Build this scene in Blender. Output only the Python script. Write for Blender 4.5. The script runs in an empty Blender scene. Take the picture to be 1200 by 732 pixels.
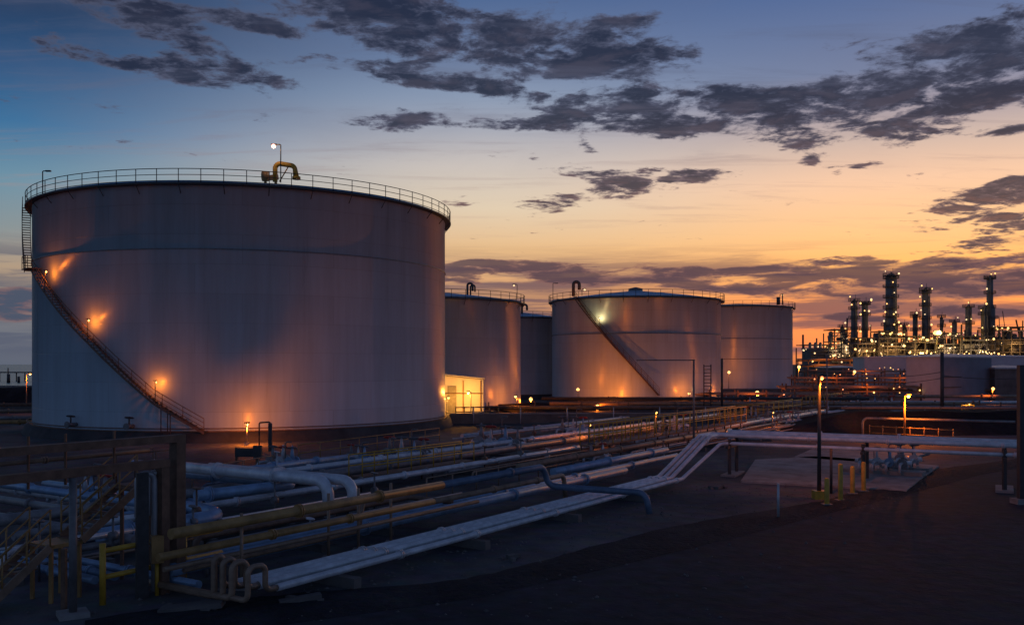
import bpy, math, random
from mathutils import Vector, Matrix
random.seed(7)
S = bpy.context.scene
COL = S.collection
R = math.radians
PI = math.pi
F, CX, YH, CH = 1080.0, 600.0, 425.0, 6.4        # focal length in photo pixels, principal column, horizon row, eye height

# ------------------------------------------------------------------ survey helpers
def G(px, py, z=0.0):
    """the point at height z seen at a photo pixel"""
    Y = F * (CH - z) / (py - YH)
    return Vector(((px - CX) * Y / F, Y, z))
def At(px, py, Y):
    return Vector(((px - CX) * Y / F, Y, CH - (py - YH) * Y / F))
DIR = Vector((0.5476, 0.8367, 0)); NRM = Vector((0.8367, -0.5476, 0))      # pipe-way direction and its right-hand normal
def ST(s, t, z):
    p = DIR * s + NRM * t
    return Vector((p.x, p.y, z))
def st(px, py, z):
    p = G(px, py, z)
    return p.dot(DIR), p.dot(NRM)

def sfor(px, t):          # distance along the pipe-way where a line of offset t crosses photo column px
    best = None
    for k in range(0, 3000):
        p = ST(5 + k * .02, t, 0)
        if p.y < 1: continue
        e = abs(CX + F * p.x / p.y - px)
        if best is None or e < best[0]: best = (e, 5 + k * .02)
    return best[1]

# ------------------------------------------------------------------ materials
MATS = {}
def nodes(m):
    m.use_nodes = True
    return m.node_tree.nodes, m.node_tree.links, m.node_tree.nodes['Principled BSDF']
def mat(name, col, rough=0.6, metal=0.0, var=0.25, scale=3.0, bump=0.0, bscale=30.0, stretch=(1, 1, 1), rvar=0.12):
    m = bpy.data.materials.new(name); MATS[name] = m
    n, l, b = nodes(m)
    tc = n.new('ShaderNodeTexCoord'); mp = n.new('ShaderNodeMapping'); mp.inputs['Scale'].default_value = stretch
    l.new(tc.outputs['Object'], mp.inputs['Vector'])
    nz = n.new('ShaderNodeTexNoise'); nz.inputs['Scale'].default_value = scale; nz.inputs['Detail'].default_value = 6; nz.inputs['Roughness'].default_value = .65
    l.new(mp.outputs['Vector'], nz.inputs['Vector'])
    cr = n.new('ShaderNodeValToRGB'); e = cr.color_ramp.elements
    e[0].position = .3; e[1].position = .7
    e[0].color = tuple(c * (1 - var) for c in col) + (1,)
    e[1].color = tuple(min(1, c * (1 + var)) for c in col) + (1,)
    l.new(nz.outputs['Fac'], cr.inputs['Fac']); l.new(cr.outputs['Color'], b.inputs['Base Color'])
    mr = n.new('ShaderNodeMapRange'); mr.inputs['To Min'].default_value = max(.05, rough - rvar); mr.inputs['To Max'].default_value = min(1, rough + rvar)
    l.new(nz.outputs['Fac'], mr.inputs['Value']); l.new(mr.outputs['Result'], b.inputs['Roughness'])
    b.inputs['Metallic'].default_value = metal
    if bump:
        n2 = n.new('ShaderNodeTexNoise'); n2.inputs['Scale'].default_value = bscale; n2.inputs['Detail'].default_value = 5
        l.new(mp.outputs['Vector'], n2.inputs['Vector'])
        bp = n.new('ShaderNodeBump'); bp.inputs['Strength'].default_value = bump; bp.inputs['Distance'].default_value = .03
        l.new(n2.outputs['Fac'], bp.inputs['Height']); l.new(bp.outputs['Normal'], b.inputs['Normal'])
    return m
mat('galvanised', (.55, .55, .57), .42, .25, .22, 2.0, .15, 12)
mat('clad_pipe', (.74, .74, .76), .34, .15, .25, 1.6, .2, 9)
mat('blue_pipe', (.27, .4, .56), .4, .25, .25, 1.8, .2, 9)
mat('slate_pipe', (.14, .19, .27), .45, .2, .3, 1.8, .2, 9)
mat('old_pipe', (.27, .25, .25), .5, .2, .35, 1.8, .25, 9)
mat('rust_steel', (.2, .115, .075), .6, .1, .4, 2.5, .3, 14)
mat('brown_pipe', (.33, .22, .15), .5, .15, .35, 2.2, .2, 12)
mat('yellow_paint', (.62, .36, .04), .45, 0, .25, 3, .1, 20)
mat('ochre_and_glow', (.42, .24, .085), .45, .0, .4, 1.6, .15, 14)  # ochre parts; on the low pipes it paints in orange lamp light
mat('dark_steel', (.07, .065, .065), .55, .2, .3, 4, .1, 20)
mat('mid_steel', (.2, .19, .19), .5, .3, .3, 3, .1, 20)
mat('tower_steel', (.16, .145, .14), .5, .3, .35, .4, .1, 2)
mat('concrete', (.3, .285, .27), .85, 0, .3, 1.4, .4, 20)
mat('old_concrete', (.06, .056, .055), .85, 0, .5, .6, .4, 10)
mat('dark_concrete', (.15, .135, .125), .85, 0, .4, .6, .4, 10)
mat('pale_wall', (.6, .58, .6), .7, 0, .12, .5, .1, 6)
mat('shaded_wall', (.22, .23, .27), .7, 0, .15, .5, .1, 6)  # shade on the blockhouse's right walls, painted as a darker grey
mat('skylit_roof', (.28, .5, .7), .6, 0, .12, .6, .0)  # blue skylight is painted into this roof colour
mat('red_paint', (.5, .05, .03), .45, 0, .2, 4)
mat('pad', (.33, .29, .27), .85, 0, .5, .7, .3, 18)

def ground_mat(name, c1, c2, c3, sc, bump):
    m = bpy.data.materials.new(name); MATS[name] = m
    n, l, b = nodes(m)
    tc = n.new('ShaderNodeTexCoord')
    a = n.new('ShaderNodeTexNoise'); a.inputs['Scale'].default_value = sc; a.inputs['Detail'].default_value = 8; a.inputs['Roughness'].default_value = .62
    c = n.new('ShaderNodeTexNoise'); c.inputs['Scale'].default_value = sc * 14; c.inputs['Detail'].default_value = 6
    l.new(tc.outputs['Object'], a.inputs['Vector']); l.new(tc.outputs['Object'], c.inputs['Vector'])
    cr = n.new('ShaderNodeValToRGB'); e = cr.color_ramp.elements
    e[0].position = .38; e[0].color = c1 + (1,); e[1].position = .64; e[1].color = c3 + (1,)
    k = cr.color_ramp.elements.new(.52); k.color = c2 + (1,)
    l.new(a.outputs['Fac'], cr.inputs['Fac'])
    mx = n.new('ShaderNodeMix'); mx.data_type = 'RGBA'; mx.blend_type = 'OVERLAY'; mx.inputs[0].default_value = .7
    l.new(cr.outputs['Color'], mx.inputs[6]); l.new(c.outputs['Color'], mx.inputs[7])
    hs = n.new('ShaderNodeHueSaturation'); hs.inputs['Saturation'].default_value = .6; l.new(mx.outputs[2], hs.inputs['Color'])
    l.new(hs.outputs['Color'], b.inputs['Base Color'])
    mr = n.new('ShaderNodeMapRange'); mr.inputs['To Min'].default_value = .65; mr.inputs['To Max'].default_value = .95
    l.new(a.outputs['Fac'], mr.inputs['Value']); l.new(mr.outputs['Result'], b.inputs['Roughness'])
    b.inputs['Specular IOR Level'].default_value = .06
    f = n.new('ShaderNodeTexNoise'); f.inputs['Scale'].default_value = sc * 60; f.inputs['Detail'].default_value = 4
    l.new(tc.outputs['Object'], f.inputs['Vector'])
    ad = n.new('ShaderNodeMath'); ad.operation = 'MULTIPLY_ADD'; ad.inputs[1].default_value = .35
    l.new(f.outputs['Fac'], ad.inputs[0]); l.new(c.outputs['Fac'], ad.inputs[2])
    bp = n.new('ShaderNodeBump'); bp.inputs['Strength'].default_value = bump; bp.inputs['Distance'].default_value = .12
    l.new(ad.outputs[0], bp.inputs['Height']); l.new(bp.outputs['Normal'], b.inputs['Normal'])
ground_mat('soil', (.07, .072, .08), (.125, .122, .125), (.2, .185, .175), .09, .7)
ground_mat('asphalt', (.03, .036, .05), (.042, .048, .064), (.058, .062, .074), .12, .3)
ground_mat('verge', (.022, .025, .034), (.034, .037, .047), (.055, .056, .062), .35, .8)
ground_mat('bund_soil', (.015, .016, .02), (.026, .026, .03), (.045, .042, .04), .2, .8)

def tank_mat(name, col, rad, plate_h=2.4, plate_w=7.5):
    """painted shell plates: cylindrical brick layout for weld seams, run-off streaks from the rim"""
    m = bpy.data.materials.new(name); MATS[name] = m
    n, l, b = nodes(m)
    tc = n.new('ShaderNodeTexCoord'); sp = n.new('ShaderNodeSeparateXYZ'); l.new(tc.outputs['Object'], sp.inputs[0])
    at = n.new('ShaderNodeMath'); at.operation = 'ARCTAN2'; l.new(sp.outputs['Y'], at.inputs[0]); l.new(sp.outputs['X'], at.inputs[1])
    mu = n.new('ShaderNodeMath'); mu.operation = 'MULTIPLY'; mu.inputs[1].default_value = rad; l.new(at.outputs[0], mu.inputs[0])
    cb = n.new('ShaderNodeCombineXYZ'); l.new(mu.outputs[0], cb.inputs[0]); l.new(sp.outputs['Z'], cb.inputs[1])
    br = n.new('ShaderNodeTexBrick'); br.inputs['Scale'].default_value = 1; br.inputs['Brick Width'].default_value = plate_w; br.inputs['Row Height'].default_value = plate_h
    br.inputs['Mortar Size'].default_value = .03; br.inputs['Mortar Smooth'].default_value = .6
    br.inputs['Color1'].default_value = tuple(c * .95 for c in col) + (1,); br.inputs['Color2'].default_value = tuple(c * 1.03 for c in col) + (1,)
    br.inputs['Mortar'].default_value = tuple(c * .82 for c in col) + (1,)
    l.new(cb.outputs[0], br.inputs['Vector'])
    mp = n.new('ShaderNodeMapping'); mp.inputs['Scale'].default_value = (.9, .045, 1); l.new(cb.outputs[0], mp.inputs['Vector'])
    nz = n.new('ShaderNodeTexNoise'); nz.inputs['Scale'].default_value = 1; nz.inputs['Detail'].default_value = 7; nz.inputs['Roughness'].default_value = .7
    l.new(mp.outputs[0], nz.inputs['Vector'])
    cr = n.new('ShaderNodeValToRGB'); e = cr.color_ramp.elements; e[0].position = .3; e[0].color = (.66, .63, .6, 1); e[1].position = .62; e[1].color = (1, 1, 1, 1)
    l.new(nz.outputs['Fac'], cr.inputs['Fac'])
    mx = n.new('ShaderNodeMix'); mx.data_type = 'RGBA'; mx.blend_type = 'MULTIPLY'; mx.inputs[0].default_value = .55
    l.new(br.outputs['Color'], mx.inputs[6]); l.new(cr.outputs['Color'], mx.inputs[7]); l.new(mx.outputs[2], b.inputs['Base Color'])
    mr = n.new('ShaderNodeMapRange'); mr.inputs['To Min'].default_value = .2; mr.inputs['To Max'].default_value = .4; b.inputs['Specular IOR Level'].default_value = .5
    l.new(nz.outputs['Fac'], mr.inputs['Value']); l.new(mr.outputs['Result'], b.inputs['Roughness'])
    w = n.new('ShaderNodeTexNoise'); w.inputs['Scale'].default_value = .55; w.inputs['Detail'].default_value = 3; l.new(cb.outputs[0], w.inputs['Vector'])
    ad = n.new('ShaderNodeMath'); ad.operation = 'MULTIPLY_ADD'; ad.inputs[1].default_value = -.25
    l.new(br.outputs['Fac'], ad.inputs[0]); l.new(w.outputs['Fac'], ad.inputs[2])
    bp = n.new('ShaderNodeBump'); bp.inputs['Strength'].default_value = .5; bp.inputs['Distance'].default_value = .05
    l.new(ad.outputs[0], bp.inputs['Height']); l.new(bp.outputs['Normal'], b.inputs['Normal'])
    return m
def emit(name, col, strength):
    m = bpy.data.materials.new(name); MATS[name] = m
    n, l, b = nodes(m)
    b.inputs['Base Color'].default_value = (.8, .8, .8, 1)
    b.inputs['Emission Color'].default_value = col + (1,); b.inputs['Emission Strength'].default_value = strength
    m.cycles.emission_sampling = 'NONE'
    return m
SODIUM = (1.0, .215, .014); WARM = (1.0, .5, .14); PALE = (1.0, .66, .32)
emit('bulb_sodium', (1.0, .47, .13), 3.4)
emit('bulb_warm', (1.0, .6, .17), 2.0)
emit('bulb_pale', (1.0, .68, .33), 1.5)
emit('bulb_orange', (1.0, .3, .1), 2.2)
emit('bulb_rose', (1.0, .45, .34), 2.2)
m = bpy.data.materials.new('sea_water'); MATS['sea_water'] = m
n, l, b = nodes(m); b.inputs['Base Color'].default_value = (.03, .05, .07, 1); b.inputs['Roughness'].default_value = .25

# ------------------------------------------------------------------ mesh builder
def fillet(pts, rad, n=6):
    pts = [Vector(p) for p in pts]; out = [pts[0]]
    for i in range(1, len(pts) - 1):
        a, p, c = pts[i - 1], pts[i], pts[i + 1]
        u = (a - p); v = (c - p); lu, lv = u.length, v.length
        u.normalize(); v.normalize()
        ang = u.angle(v)
        if ang > 3.1: out.append(p); continue
        d = min(rad / math.tan(ang / 2), lu * .48, lv * .48); r = d * math.tan(ang / 2)
        cen = p + (u + v).normalized() * (r / math.sin(ang / 2))
        s = p + u * d - cen; e = p + v * d - cen
        for k in range(n + 1):
            q = s.lerp(e, k / n); out.append(cen + q.normalized() * r)
    out.append(pts[-1]); return out
class MB:
    def __init__(self): self.v = []; self.f = []; self.s = []
    def face(self, idx, sm=False): self.f.append(idx); self.s.append(sm)
    def box(self, c, size, rz=0.0, ax=None):
        """box centred at c; ax = optional (x,y,z) unit axes"""
        if ax is None:
            ax = (Vector((math.cos(rz), math.sin(rz), 0)), Vector((-math.sin(rz), math.cos(rz), 0)), Vector((0, 0, 1)))
        c = Vector(c); o = len(self.v); h = [q / 2 for q in size]
        for sx in (-1, 1):
            for sy in (-1, 1):
                for sz in (-1, 1): self.v.append(c + ax[0] * h[0] * sx + ax[1] * h[1] * sy + ax[2] * h[2] * sz)
        for q in ((0, 1, 3, 2), (4, 6, 7, 5), (0, 4, 5, 1), (2, 3, 7, 6), (0, 2, 6, 4), (1, 5, 7, 3)): self.face(tuple(o + i for i in q))
        return self
    def beam(self, p0, p1, w, h):
        p0, p1 = Vector(p0), Vector(p1); d = p1 - p0; L = d.length; x = d.normalized()
        up = Vector((0, 0, 1)) if abs(x.z) < .95 else Vector((0, 1, 0))
        y = up.cross(x).normalized(); z = x.cross(y)
        return self.box((p0 + p1) / 2, (L, w, h), ax=(x, y, z))
    def tube(self, pts, r, seg=8, cap=True, closed=False):
        pts = [Vector(p) for p in pts]; n = len(pts); o = len(self.v); rr = r if isinstance(r, (list, tuple)) else [r] * n
        t0 = (pts[1] - pts[0]).normalized()
        a = t0.orthogonal().normalized() if abs(t0.z) > .99 else t0.cross(Vector((0, 0, 1))).normalized()
        prev = t0
        for i, p in enumerate(pts):
            if closed: t = (pts[(i + 1) % n] - pts[i - 1]).normalized()
            elif i == 0: t = t0
            elif i == n - 1: t = (pts[-1] - pts[-2]).normalized()
            else: t = ((pts[i + 1] - p).normalized() + (p - pts[i - 1]).normalized()).normalized()
            q = prev.rotation_difference(t); a = q @ a; a = (a - t * a.dot(t)).normalized(); prev = t
            bvec = t.cross(a)
            for k in range(seg):
                th = 2 * PI * k / seg; self.v.append(p + (a * math.cos(th) + bvec * math.sin(th)) * rr[i])
        m = n if closed else n - 1
        for i in range(m):
            j = (i + 1) % n
            for k in range(seg):
                k2 = (k + 1) % seg
                self.face((o + i * seg + k, o + i * seg + k2, o + j * seg + k2, o + j * seg + k), True)
        if cap and not closed:
            self.face(tuple(o + k for k in reversed(range(seg)))); self.face(tuple(o + (n - 1) * seg + k for k in range(seg)))
        return self
    def rod(self, p0, p1, r, seg=6): return self.tube((p0, p1), r, seg)
    def lathe(self, c, prof, seg=32, smooth=True, a0=0.0, a1=2 * PI):
        c = Vector(c); o = len(self.v); full = abs(a1 - a0) > 6.28; m = seg if full else seg + 1
        for (r, z) in prof:
            for k in range(m):
                th = a0 + (a1 - a0) * k / seg; self.v.append(c + Vector((r * math.cos(th), r * math.sin(th), z)))
        for i in range(len(prof) - 1):
            for k in range(seg):
                k2 = (k + 1) % m
                self.face((o + i * m + k, o + i * m + k2, o + (i + 1) * m + k2, o + (i + 1) * m + k), smooth)
        return self
    def disc(self, c, r, t, axis, seg=12):
        axis = Vector(axis).normalized(); return self.tube((Vector(c) - axis * t / 2, Vector(c) + axis * t / 2), r, seg)
    def ring(self, c, R_, r, axis, seg=16, ts=6):
        axis = Vector(axis).normalized(); a = axis.orthogonal().normalized(); b_ = axis.cross(a)
        return self.tube([Vector(c) + (a * math.cos(2 * PI * k / seg) + b_ * math.sin(2 * PI * k / seg)) * R_ for k in range(seg)], r, ts, closed=True)
    def ball(self, c, r, seg=8, rings=6):
        return self.lathe(c, [(max(1e-4, r * math.sin(PI * i / rings)), -r * math.cos(PI * i / rings)) for i in range(rings + 1)], seg)
    def poly(self, pts): o = len(self.v); self.v += [Vector(p) for p in pts]; self.face(tuple(range(o, o + len(pts)))); return self
    def build(self, name, material, parent=None, origin=None):
        root = parent
        while root is not None and root.parent is not None: root = root.parent
        if root is not None: org = Vector(root.location)
        elif origin is not None: org = Vector(origin)
        else: org = Vector(self.v[0])
        me = bpy.data.meshes.new(name); me.from_pydata([tuple(v - org) for v in self.v], [], self.f)
        me.polygons.foreach_set('use_smooth', self.s); me.update()
        me.materials.append(MATS[material] if isinstance(material, str) else material)
        o = bpy.data.objects.new(name, me); COL.objects.link(o)
        if parent is not None: o.parent = parent
        else: o.location = org
        return o
def tag(o, label, cat, group=None):
    o['label'] = label; o['category'] = cat
    if group: o['group'] = group
    return o
def thing(name, label, cat, loc, group=None):
    o = bpy.data.objects.new(name, None); COL.objects.link(o); o.location = Vector(loc); o.empty_display_size = .2
    return tag(o, label, cat, group)
def struct(name, mb, material, kind='structure', origin=None):
    o = mb.build(name, material, origin=origin); o['kind'] = kind; return o
def copy_tree(o, loc=None, parent=None, label=None, rz=None):
    c = o.copy(); COL.objects.link(c)
    if parent is not None: c.parent = parent
    if loc is not None: c.location = Vector(loc)
    if rz is not None: c.rotation_euler.z = rz
    if label: c['label'] = label
    for ch in list(o.children): copy_tree(ch, parent=c)
    return c
def light(p, power, col, parent=None, size=.08, name='lamp_glow'):
    d = bpy.data.lights.new(name, 'POINT'); d.energy = power; d.color = col; d.shadow_soft_size = size
    o = bpy.data.objects.new(name, d); COL.objects.link(o)
    if parent is not None:
        root = parent
        while root.parent is not None: root = root.parent
        o.parent = parent; o.location = Vector(p) - Vector(root.location)
    else: o.location = Vector(p)
    return o

# ------------------------------------------------------------------ setting
mb = MB(); mb.poly([(-3500, -60, 0), (3500, -60, 0), (3500, 3500, 0), (-3500, 3500, 0)])
struct('ground', mb, 'soil', origin=(0, 0, 0))
mb = MB(); mb.poly([(-2600, 260, .02), (-120, 260, .02), (-75, 420, .02), (-100, 3400, .02), (-3400, 3400, .02)])
struct('sea', mb, 'sea_water', origin=(-300, 300, .02))
# road: a bend of asphalt that sweeps from under the camera to the right
edge = [(100, 760), (330, 732), (560, 700), (720, 664), (880, 625), (985, 598), (1060, 580), (1150, 556), (1260, 536)]
far_edge = [G(px, py, .004) for px, py in edge]
mb = MB()
near = [Vector((p.x + 16 + i * 2.6, p.y - 10 - i * .7, .004)) for i, p in enumerate(far_edge)]
for i in range(len(far_edge) - 1): mb.poly([far_edge[i], near[i], near[i + 1], far_edge[i + 1]])
struct('road', mb, 'asphalt', origin=(0, 20, .004))
# raised rough verge strip along the road edge
mb = MB(); rs = random.Random(3); cols = []
dense = []
for i in range(len(far_edge) - 1):
    for k in range(10): dense.append(far_edge[i].lerp(far_edge[i + 1], k / 10))
for i, p in enumerate(dense):
    w = 1.5 + .3 * math.sin(i * .21) + rs.random() * .12
    row = []
    for j in range(7):
        t = j / 6; z = .07 * math.sin(PI * t) * (.5 + rs.random())
        row.append(Vector((p.x - .35 * w * 2 * t, p.y + w * 2 * t * .75, .008 + z)))
    cols.append(row)
for i in range(len(cols) - 1):
    for j in range(6): mb.poly([cols[i][j], cols[i + 1][j], cols[i + 1][j + 1], cols[i][j + 1]])
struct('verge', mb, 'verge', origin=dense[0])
# concrete pads
def pad(name, pts, z=.012, th=.1):
    mb = MB(); top = [G(px, py, z + th) for px, py in pts]
    mb.poly(top); n_ = len(top)
    for i in range(n_):
        a, b_ = top[i], top[(i + 1) % n_]; mb.poly([a, (a.x, a.y, 0), (b_.x, b_.y, 0), b_])
    return struct(name, mb, 'pad', origin=(top[0].x, top[0].y, 0))
pad('concrete_pad', [(868, 563), (945, 567), (1062, 574), (1100, 545), (960, 534), (885, 538)])
pad('concrete_pad', [(930, 535), (1040, 543), (1090, 530), (960, 522)])
def bund(name, pts, h, w, matn='bund_soil', seed=1):
    """earth dike with a rough crest along a polyline"""
    rs = random.Random(seed); mb = MB(); rows = []; pts = [Vector((x, y, 0)) for x, y in pts]
    for i in range(len(pts) - 1):
        n_ = max(2, int((pts[i + 1] - pts[i]).length / 2.2))
        d = (pts[i + 1] - pts[i]).normalized(); nn = Vector((-d.y, d.x, 0))
        for k in range(n_ + 1):
            p = pts[i].lerp(pts[i + 1], k / n_); row = []; tf = min(1.0, .05 + min((p - pts[0]).length, (p - pts[-1]).length) / (w * 1.8))
            for t, z in ((-1, -.05), (-.62, .45), (-.25, .97), (.25, 1), (.62, .45), (1, -.05)):
                row.append(p + nn * (w * t + rs.uniform(-.2, .2)) + Vector((0, 0, (h * z + rs.uniform(-.12, .12)) * tf - (1 - tf) * .06)))
            rows.append(row)
    for i in range(len(rows) - 1):
        for j in range(5): mb.poly([rows[i][j], rows[i + 1][j], rows[i + 1][j + 1], rows[i][j + 1]])
    o = struct(name, mb, matn, origin=pts[0]); return o
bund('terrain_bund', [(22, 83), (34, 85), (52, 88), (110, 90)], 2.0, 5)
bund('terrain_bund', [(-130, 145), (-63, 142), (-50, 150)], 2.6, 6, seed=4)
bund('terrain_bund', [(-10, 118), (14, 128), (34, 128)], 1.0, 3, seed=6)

mb = MB(); rs = random.Random(9)
for k in range(2600):
    if k % 2: q = rs.choice(dense); p = Vector((q.x + rs.uniform(-7, .6), q.y + rs.uniform(-.5, 6), 0))
    else: p = ST(rs.uniform(16, 60), rs.uniform(-24, -8), 0)
    r_ = rs.choice((.02, .02, .03, .04, .07)); a = rs.uniform(0, 3)
    o_ = len(mb.v)
    for q in ((1, 0, .1), (0, 1, .1), (-1, 0, .05), (0, -1, .1), (.1, .1, .75)): mb.v.append(p + Vector((q[0] * math.cos(a) - q[1] * math.sin(a), q[0] * math.sin(a) + q[1] * math.cos(a), q[2])) * r_ * rs.uniform(.7, 1.4))
    for f_ in ((0, 1, 4), (1, 2, 4), (2, 3, 4), (3, 0, 4)): mb.face(tuple(o_ + i for i in f_))
struct('gravel', mb, 'dark_concrete', 'stuff', origin=(0, 20, 0))

# ------------------------------------------------------------------ storage tanks
def phi_for(C, rad, px, near=True):
    """angle on a circle round C that is seen in photo column px (near side)"""
    base = math.atan2(-C.y, -C.x); best = None
    for k in range(-900, 901):
        a = base + k / 10 * PI / 180
        x, y = C.x + rad * math.cos(a), C.y + rad * math.sin(a)
        e = abs(CX + F * x / y - px)
        if best is None or e < best[0]: best = (e, a)
    return best[1]
def ringpts(C, rad, z, n, a0=0, a1=2 * PI):
    return [Vector((C.x + rad * math.cos(a0 + (a1 - a0) * k / n), C.y + rad * math.sin(a0 + (a1 - a0) * k / n), z)) for k in range(n + (0 if abs(a1 - a0) > 6.28 else 1))]
def tank(label, C, rad, z0, z1, rise, group='white storage tanks', girders=(), rail=True, seg=112, posts=64, stem=None, matcol=(.56, .66, .72), roofmat='skylit_roof', name='storage_tank', base=True):
    C = Vector((C[0], C[1], 0))
    t = thing(name, label, 'storage tank', C, group)
    m = tank_mat('shell_paint', matcol, rad)
    mb = MB().lathe(C, [(rad, z0), (rad, z1 - .35), (rad + .02, z1 - .35), (rad + .02, z1)], seg)
    mb.build('shell', m, t)
    prof = [(rad + .12, z1 - .02), (rad + .12, z1 + .06)] + [(max(.01, rad * (1 - k / 8)), z1 + .06 + rise * (1 - (1 - k / 8) ** 2 * .25 - (1 - k / 8) * .75)) for k in range(0, 9)]
    MB().lathe(C, prof, seg).build('roof', roofmat, t)
    if base:
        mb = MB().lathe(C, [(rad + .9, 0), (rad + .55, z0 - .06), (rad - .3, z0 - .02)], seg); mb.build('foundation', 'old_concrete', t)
        mb = MB().lathe(C, [(rad + .01, z0 - .03), (rad + .22, z0 - .03), (rad + .22, z0 + .05), (rad + .01, z0 + .05)], seg, False); mb.build('base_flange', 'rust_steel', t)
    for zg in girders:
        MB().lathe(C, [(rad + .004, zg - .05), (rad + .08, zg - .05), (rad + .08, zg + .05), (rad + .004, zg + .05)], seg, False).build('wind_girder', 'mid_steel', t)
    if rail:
        MB().lathe(C, [(rad + .03, z1 - .28), (rad + .62, z1 - .28), (rad + .62, z1 - .16), (rad + .03, z1 - .16)], seg, False).build('rim_walkway', 'dark_steel', t)
        mb = MB(); rr = rad + .55
        for zz, r_ in ((1.1, .035), (.62, .028), (.14, .03)): mb.tube(ringpts(C, rr, z1 - .16 + zz, seg), r_, 5, closed=True)
        for p in ringpts(C, rr, 0, posts): mb.rod((p.x, p.y, z1 - .2), (p.x, p.y, z1 + .95), .035, 5)
        mb.build('guard_rail', 'dark_steel', t)
        nb = posts // 2; bo_ = MB().rod(C + Vector((rad + .02, 0, z1 - .95)), C + Vector((rad + .6, 0, z1 - .25)), .035, 4).build('bracket', 'dark_steel', t)
        for k in range(1, nb):
            c_ = bo_.copy(); COL.objects.link(c_); c_.parent = t; c_.rotation_euler.z = 2 * PI * k / nb
    return t, C
def helix_stair(t, C, rad, a0, a1, z0, z1, lamp_at=(), power=30, railmat='rust_steel', lampcol=SODIUM, bulb='bulb_sodium', r_in=.12, wid=.68, knots=None):
    """stair hugging the shell from angle a0 (height z0) to a1 (height z1)"""
    n_ = int(abs(z1 - z0) / .24); ri, ro = rad + r_in, rad + r_in + wid
    P = lambda a, r_, z: Vector((C.x + r_ * math.cos(a), C.y + r_ * math.sin(a), z))
    kn = knots or [(0.0, 0.0), (1.0, 1.0)]            # (share of the height, share of the turn)
    def A(f_):
        for (za, aa), (zb, ab_) in zip(kn, kn[1:]):
            if f_ <= zb or zb == kn[-1][0]: return a0 + (a1 - a0) * (aa + (ab_ - aa) * (f_ - za) / (zb - za))
    mb = MB()
    for k in range(n_ + 1):
        a = A(k / n_); z = z0 + (z1 - z0) * k / n_
        mb.box(P(a, (ri + ro) / 2, z), (ro - ri, .28, .06), rz=a)
    st_ = mb.build('staircase', 'dark_steel', t)
    for r_ in (ri, ro):
        m2 = MB(); pts = [P(A(k / 40), r_, z0 + (z1 - z0) * k / 40 - .12) for k in range(41)]
        for i in range(40): m2.beam(pts[i], pts[i + 1], .05, .17)
        m2.build('stringer', railmat, st_)
    m2 = MB()
    for hz in (1.05, .7, .35): m2.tube([P(A(k / 40), ro, z0 + (z1 - z0) * k / 40 + hz) for k in range(41)], .034 if hz > 1 else .026, 5)
    for k in range(0, n_ + 1, 4):
        a = A(k / n_); z = z0 + (z1 - z0) * k / n_; m2.rod(P(a, ro, z), P(a, ro, z + 1.05), .03, 5)
    m2.build('handrail', railmat, st_)
    for i, f_ in enumerate(lamp_at):
        a = A(f_); z = z0 + (z1 - z0) * f_
        lo = P(a, ro, z + 2.0)
        arm = MB().tube(fillet([P(a, ro, z), P(a, ro, z + 1.75), P(a, ro - .12, z + 1.8)], .05), .035, 6)
        arm.box(P(a, ro - .06, z + 1.83), (.26, .26, .06), rz=a)
        lp = arm.build('lamp', 'dark_steel', t)
        MB().ball(P(a, ro - .1, z + 1.7), .085).build('bulb', bulb, lp)
        light(P(a, ro - .16, z + 1.5), power, lampcol, lp, .16)
    return st_, P, ri, ro

T1C = Vector((-26.7, 94.1, 0)); T1R = 19.8; T1Z0, T1Z1 = .86, 21.0
t1, C1 = tank('huge white storage tank with spiral stair and lit lamps, closest to the pipes', T1C, T1R, T1Z0, T1Z1, .9, girders=(15.6,), seg=160, posts=72)
ab = phi_for(C1, T1R + .5, 240); al = phi_for(C1, T1R + .4, 42)
zk = [.9, 3.2, 8.1, 12.4, 14.6]; ak = [ab] + [phi_for(C1, T1R + .5, px) for px in (183, 107, 57)] + [al]
kn1 = [((z - .9) / 13.7, (a - ab) / (al - ab)) for z, a in zip(zk, ak)]
st1, P1, ri1, ro1 = helix_stair(t1, C1, T1R, ab, al, .9, 14.6, lamp_at=(.165, .53, .84), power=62, knots=kn1)
helix_stair(t1, C1, T1R, al - R(7), al - R(19), 14.6, T1Z1 - .2, power=0)
# half-way landing with its own rail
mb = MB()
for k in range(6):
    a = al - R(4) + R(4.6) * k / 5; mb.box(P1(a, T1R + .62, 14.6), (1.1, .55, .07), rz=a)
ld = mb.build('landing', 'rust_steel', t1)
mb = MB(); arc = [al - R(4.3) + R(5.2) * k / 6 for k in range(7)]
for hz in (.55, 1.1): mb.tube([P1(a, T1R + 1.15, 14.6 + hz) for a in arc], .035, 5)
for a in arc[::2]: mb.rod(P1(a, T1R + 1.15, 14.6), P1(a, T1R + 1.15, 15.7), .032, 5)
mb.build('handrail', 'rust_steel', ld)
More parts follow.
